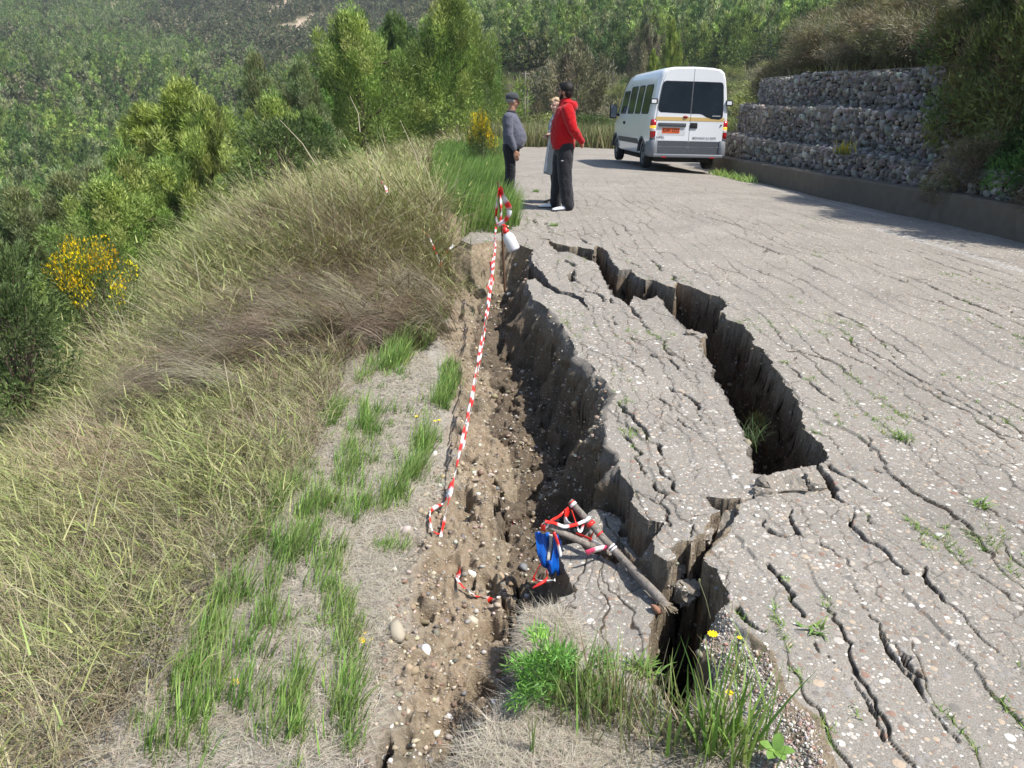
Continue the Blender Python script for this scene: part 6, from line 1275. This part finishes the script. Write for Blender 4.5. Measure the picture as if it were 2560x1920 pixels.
    for q in (-1, 1):
        for y0, y1, sl in ((.42, 1.22, 0), (1.36, 2.02, 0), (2.18, 2.98, 0)):
            g = side_panel('side_window', y0-.02, y1+.02, 1.36, 2.08, M_SEAM, q, .003, .09); side_panel('pane', y0+.012, y1-.012, 1.39, 2.05, M_GLASS, q, .007, .08, g)
        g = side_panel('cab_window', 3.18, 3.98, 1.36, 1.98, M_SEAM, q, .003, .08, slant=.18); side_panel('pane', 3.21, 3.95, 1.39, 1.95, M_GLASS, q, .007, .07, g, slant=.18)
        side_panel('side_stripe', .03, 4.75, 1.215, 1.305, M_STRIPE, q, .003, .004)
        side_panel('side_moulding', 1.42, 4.02, .60, .735, M_GREY, q, .016, .01)
        for y in (2.05, 3.05, 3.12): side_panel('door_seam', y, y+.008, .62, 2.15, M_SEAM, q, .002, .003)
        side_panel('door_handle', 3.16, 3.32, 1.08, 1.16, M_BLACK, q, .03, .03)
        # wheel arch lips
        for yy in (.95, .95+W):
            bm = bmesh.new(); R = []
            for k in range(17):
                a = math.radians(8+k*164/16); R.append([Vector((q*(.968+dx), yy+rr*math.cos(a), .36+rr*math.sin(a))) for rr, dx in ((.395, -.05), (.395, .028), (.455, .022), (.455, -.05))])
            loft(bm, R); bm_obj('wheel_arch', bm, M_GREY, t, True)
            wh = bpy.data.objects.new('wheel', None); C.objects.link(wh); wh.parent = t; wh.location = (q*.83, yy, .335)
            def ring(prof): 
                bm = bmesh.new(); R = [[Vector((q*x, r*math.cos(2*math.pi*k/32), r*math.sin(2*math.pi*k/32))) for k in range(32)] for x, r in prof]; loft(bm, R); return bm
            bm_obj('tyre', ring([(-.11, .20), (-.11, .30), (-.08, .33), (.06, .333), (.095, .31), (.105, .27), (.10, .215), (.07, .20)]), M_BLACK, wh, True)
            bm_obj('rim', ring([(-.05, .10), (-.05, .205), (.09, .205), (.075, .19), (.05, .17), (.045, .10), (.085, .08), (.085, .02)]), M_RIM, wh, True)
        # mirror
        mr = bpy.data.objects.new('mirror', None); C.objects.link(mr); mr.parent = t; mr.location = (q*1.0, 4.15, 1.42)
        bm = bmesh.new(); bx(bm, q*.16-.11, q*.16+.11, -.05, .06, -.20, .20, .045); bm_obj('housing', bm, M_BLACK, mr, True); bm = bmesh.new(); tube(bm, [(q*-.04, .02, -.10), (q*.08, .02, -.08)], .035, 8); bm_obj('arm', bm, M_BLACK, mr)
        bm = bmesh.new(); bx(bm, q*.16-.085, q*.16+.085, -.056, -.049, -.17, .17, .0); bm_obj('mirror_glass', bm, plain('mirror_glass', (.10, .12, .15), .08, .8), mr)
        # tail lamp wraps round the corner
        tl = bpy.data.objects.new('tail_light', None); C.objects.link(tl); tl.parent = t; tl.location = (0, 0, 0)
        def lamp(z0, z1, nm, m, grow=0.0):
            bm = bmesh.new(); R = []
            for z in np.linspace(z0, z1, 6):
                e = math.sqrt(max(0, 1-((z-1.02)/.225)**4)) if nm != 'base' else 1; w0 = .10*e+.04
                xo = side_x(z)*.94+.035; R.append([Vector(p) for p in ((q*(xo-w0-.0), -.012-grow, z), (q*(xo-.02), -.010-grow, z), (q*(xo+.012+grow), .03, z), (q*(xo+.018+grow), .03+.10*e, z), (q*(xo-.05), .03+.10*e, z), (q*(xo-w0), .02, z))])
            loft(bm, R); bm_obj(nm, bm, m, tl, True)
        lamp(.80, 1.235, 'red_lens', M_TAIL); lamp(1.02, 1.09, 'indicator', M_AMB, .0015); lamp(.955, 1.018, 'reverse_lens', M_CLEAR, .0015); lamp(.74, .80, 'base', M_GREY)
        # corner marker lamp on a bracket
        bm = bmesh.new(); bx(bm, q*.955-.085, q*.955+.085, -.06, .06, 1.60, 1.73, .02); ho = bm_obj('corner_lamp', bm, M_BLACK, t, True)
        bm = bmesh.new(); bx(bm, q*.955-.075, q*.955+.045, -.068, -.055, 1.615, 1.70, .01); bm_obj('lens', bm, M_WHITE, ho)
        # bumper corner
        bm = bmesh.new(); R = []
        for z, o_ in ((.34, .0), (.40, .02), (.55, .022), (.735, .012), (.75, -.01)):
            R.append([Vector(p) for p in ((q*.80, -.03-o_, z), (q*.90, -.028-o_, z), (q*(.96+o_), .01, z), (q*(.968+o_), .12, z), (q*(.968+o_), .46 if z > .5 else .50, z), (q*.90, .46, z), (q*.80, .04, z))])
        loft(bm, R); bm_obj('bumper_corner', bm, M_LGREY, t, True)
        bm = bmesh.new(); bx(bm, q*.62-.055, q*.62+.055, -.105, -.09, .325, .355, .004); bm_obj('reflector', bm, M_TAIL, t)
    bm = bmesh.new(); bx(bm, -.90, .90, -.10, .05, .335, .415, .02); bm_obj('bumper_step', bm, M_LGREY, t, True)
    def rear_poly(name, pts, m, y=-.004, th=.02, parent=t):
        bm = bmesh.new(); n = len(pts); yo = [y-.0 for _ in pts]; f = [bm.verts.new((x, y+lean_y(z), z)) for x, z in pts]; b = [bm.verts.new((x, y+th+lean_y(z), z)) for x, z in pts]
        bm.faces.new(f); bm.faces.new(b[::-1])
        for k in range(n): bm.faces.new((f[k], f[(k+1) % n], b[(k+1) % n], b[k]))
        return bm_obj(name, bm, m, parent)
    def lean_y(z): return 0.0
    def rr(x0, x1, z0, z1, r, skew=None):
        pts = []
        for cx_, cz_, a0 in ((x1-r, z1-r, 0), (x0+r, z1-r, 90), (x0+r, z0+r, 180), (x1-r, z0+r, 270)):
            for k in range(6): a = math.radians(a0+k*18); pts.append((cx_+r*math.cos(a), cz_+r*math.sin(a)))
        return pts
    def taper(x, z): return x*(side_x(z)/.99 if z > 1.0 else 1)
    for q, nm in ((-1, 'left'), (1, 'right')):
        xo = .86; pts = [(q*.006, .44), (q*xo, .44), (q*xo, 1.2), (q*.85, 1.4), (q*.80, 1.8), (q*.745, 2.2), (q*.70, 2.33), (q*.60, 2.40), (q*.35, 2.43), (q*.006, 2.435)]
        dr = rear_poly('rear_door', pts if q > 0 else pts[::-1], M_WHITE, -.014)
        if q < 0: wp = [(-.02, 1.40), (-.76, 1.42), (-.815, 1.455), (-.83, 1.52), (-.80, 1.8), (-.765, 2.05), (-.74, 2.11), (-.68, 2.135), (-.02, 2.135)]
        else: wp = [(.02, 2.135), (.68, 2.13), (.73, 2.11), (.755, 2.05), (.795, 1.7), (.81, 1.36), (.79, 1.29), (.73, 1.265), (.52, 1.28), (.42, 1.32), (.30, 1.385), (.22, 1.40), (.02, 1.40)]
        sc_w = lambda p, k: ((p[0]-q*.41)*k+q*.41, (p[1]-1.75)*k+1.75)
        fr_ = rear_poly('rear_window', [sc_w(p, 1.03) for p in wp], M_SEAM, -.017); rear_poly('pane', wp, M_GLASS, -.020, parent=fr_)
        rear_poly('rear_stripe', [(q*.006, 1.215), (q*.875, 1.215), (q*.872, 1.305), (q*.006, 1.305)][::q], M_STRIPE, -.0175, .01)
        for z0, z1, mm in ((.60, .735, M_GREY), (.425, .585, M_GREY)): rear_poly('door_trim', rr(min(q*.012, q*.84), max(q*.012, q*.84), z0, z1, .012), mm, -.028, .03)
        bm = bmesh.new(); tube(bm, [(q*.80, -.03, 1.13), (q*.80, -.012, 1.13)], .02, 10); bm_obj('hinge_cap', bm, M_BLACK, t)
    rear_poly('centre_seam', [(-.006, .43), (.006, .43), (.006, 2.44), (-.006, 2.44)], M_SEAM, -.012, .01)
    rear_poly('plate_recess', rr(-.80, -.10, .87, 1.17, .03), plain('recess_white', (.62, .63, .64), .4), -.017)
    bm = bmesh.new(); bx(bm, -.80, -.10, -.05, -.012, 1.075, 1.165, .015); bm_obj('grip_bar', bm, M_GREY, t, True)
    pl = rear_poly('number_plate', rr(-.70, -.25, .915, 1.045, .01), plain('orange_plate', (.78, .14, .04), .4, .4, .03), -.021, .006)
    bm = bmesh.new(); bx(bm, .01, .19, -.035, -.012, 1.04, 1.175, .02); bm_obj('door_handle', bm, M_BLACK, t, True)
    bm = bmesh.new(); ball(bm, (-.13, -.02, 1.31), (.065, .022, .03), 16, 10); bm_obj('brake_lamp', bm, plain('dull_red_lens', (.25, .015, .015), .4), t, True)
    def text(s_, x, z, h, m, name, parent, wide=1.0, y=-.0222):
        cu = bpy.data.curves.new(name, 'FONT'); cu.body = s_; cu.size = h*1.4; cu.extrude = .001; cu.offset = h*.012; o = bpy.data.objects.new(name, cu); C.objects.link(o); bpy.context.view_layer.update()
        me = bpy.data.meshes.new_from_object(o.evaluated_get(bpy.context.evaluated_depsgraph_get())); bpy.data.objects.remove(o); x_ = [v.co.x for v in me.vertices]; w0 = max(x_)-min(x_)
        o = link(name, me, m, parent); o.rotation_euler = (math.pi/2, 0, 0); o.scale = (wide/w0, 1, 1); o.location = (x-min(x_)*wide/w0, y, z); return o
    M_LET = plain('chrome_letters', (.12, .12, .13), .4)
    text('OPEL', -.83, .79, .06, M_LET, 'badge', t, .21); text('MOVANO 2.5 CDTI', .10, .79, .052, M_LET, 'badge', t, .60)
    text('KHH 3323', -.675, .945, .085, plain('plate_black', (.03, .02, .02), .5), 'plate_letters', pl, .40, -.0235)
    rear_poly('window_sticker', rr(.55, .76, 1.335, 1.36, .004), plain('sticker_white', (.35, .35, .35)), -.0215, .001)
    bm = bmesh.new(); bx(bm, -.75, .75, .3, 5.1, .20, .345, .03); tube(bm, [(.3, .0, .25), (.3, .5, .24)], .035, 8); bm_obj('underbody', bm, M_BLACK, t)
    bm = bmesh.new(); tube(bm, [(-.72, .95, .335), (.72, .95, .335)], .05, 8); ball(bm, (0, .95, .335), .12); bm_obj('rear_axle', bm, M_BLACK, t)
    bm = bmesh.new(); v = [bm.verts.new(p) for p in ((-.78, 4.22, 2.20), (.78, 4.22, 2.20), (.86, 4.93, 1.33), (-.86, 4.93, 1.33))]; bm.faces.new(v); g = bmesh.ops.extrude_face_region(bm, geom=bm.faces[:]); [setattr(e, 'co', e.co+Vector((0, .03, .03))) for e in g['geom'] if isinstance(e, bmesh.types.BMVert)]; bm_obj('windscreen', bm, M_GLASS, t)
    # seat it on the road
    bpy.context.view_layer.update(); dz = []
    for q in (-1, 1):
        for yy in (.95, .95+W):
            p = t.matrix_world @ Vector((q*.83, yy, 0)); dz.append(p.z-hz(p.x, p.y))
    print('van wheel gaps', [round(a, 3) for a in dz]); return t
make_van()
bpy.context.view_layer.update()
hb = bmesh.new(); bx(hb, -640, 640, -60, 645, -24, 130); hm = bpy.data.materials.new('haze'); hm.use_nodes = True; hn = hm.node_tree; hn.nodes.remove(hn.nodes['Principled BSDF']); pv = hn.nodes.new('ShaderNodeVolumePrincipled')
pv.inputs['Color'].default_value = (.86, .92, 1, 1); pv.inputs['Density'].default_value = .00030; pv.inputs['Anisotropy'].default_value = .2; hn.links.new(pv.outputs[0], hn.nodes['Material Output'].inputs['Volume'])
tag(bm_obj('haze', hb, hm), kind='stuff')
print('done')
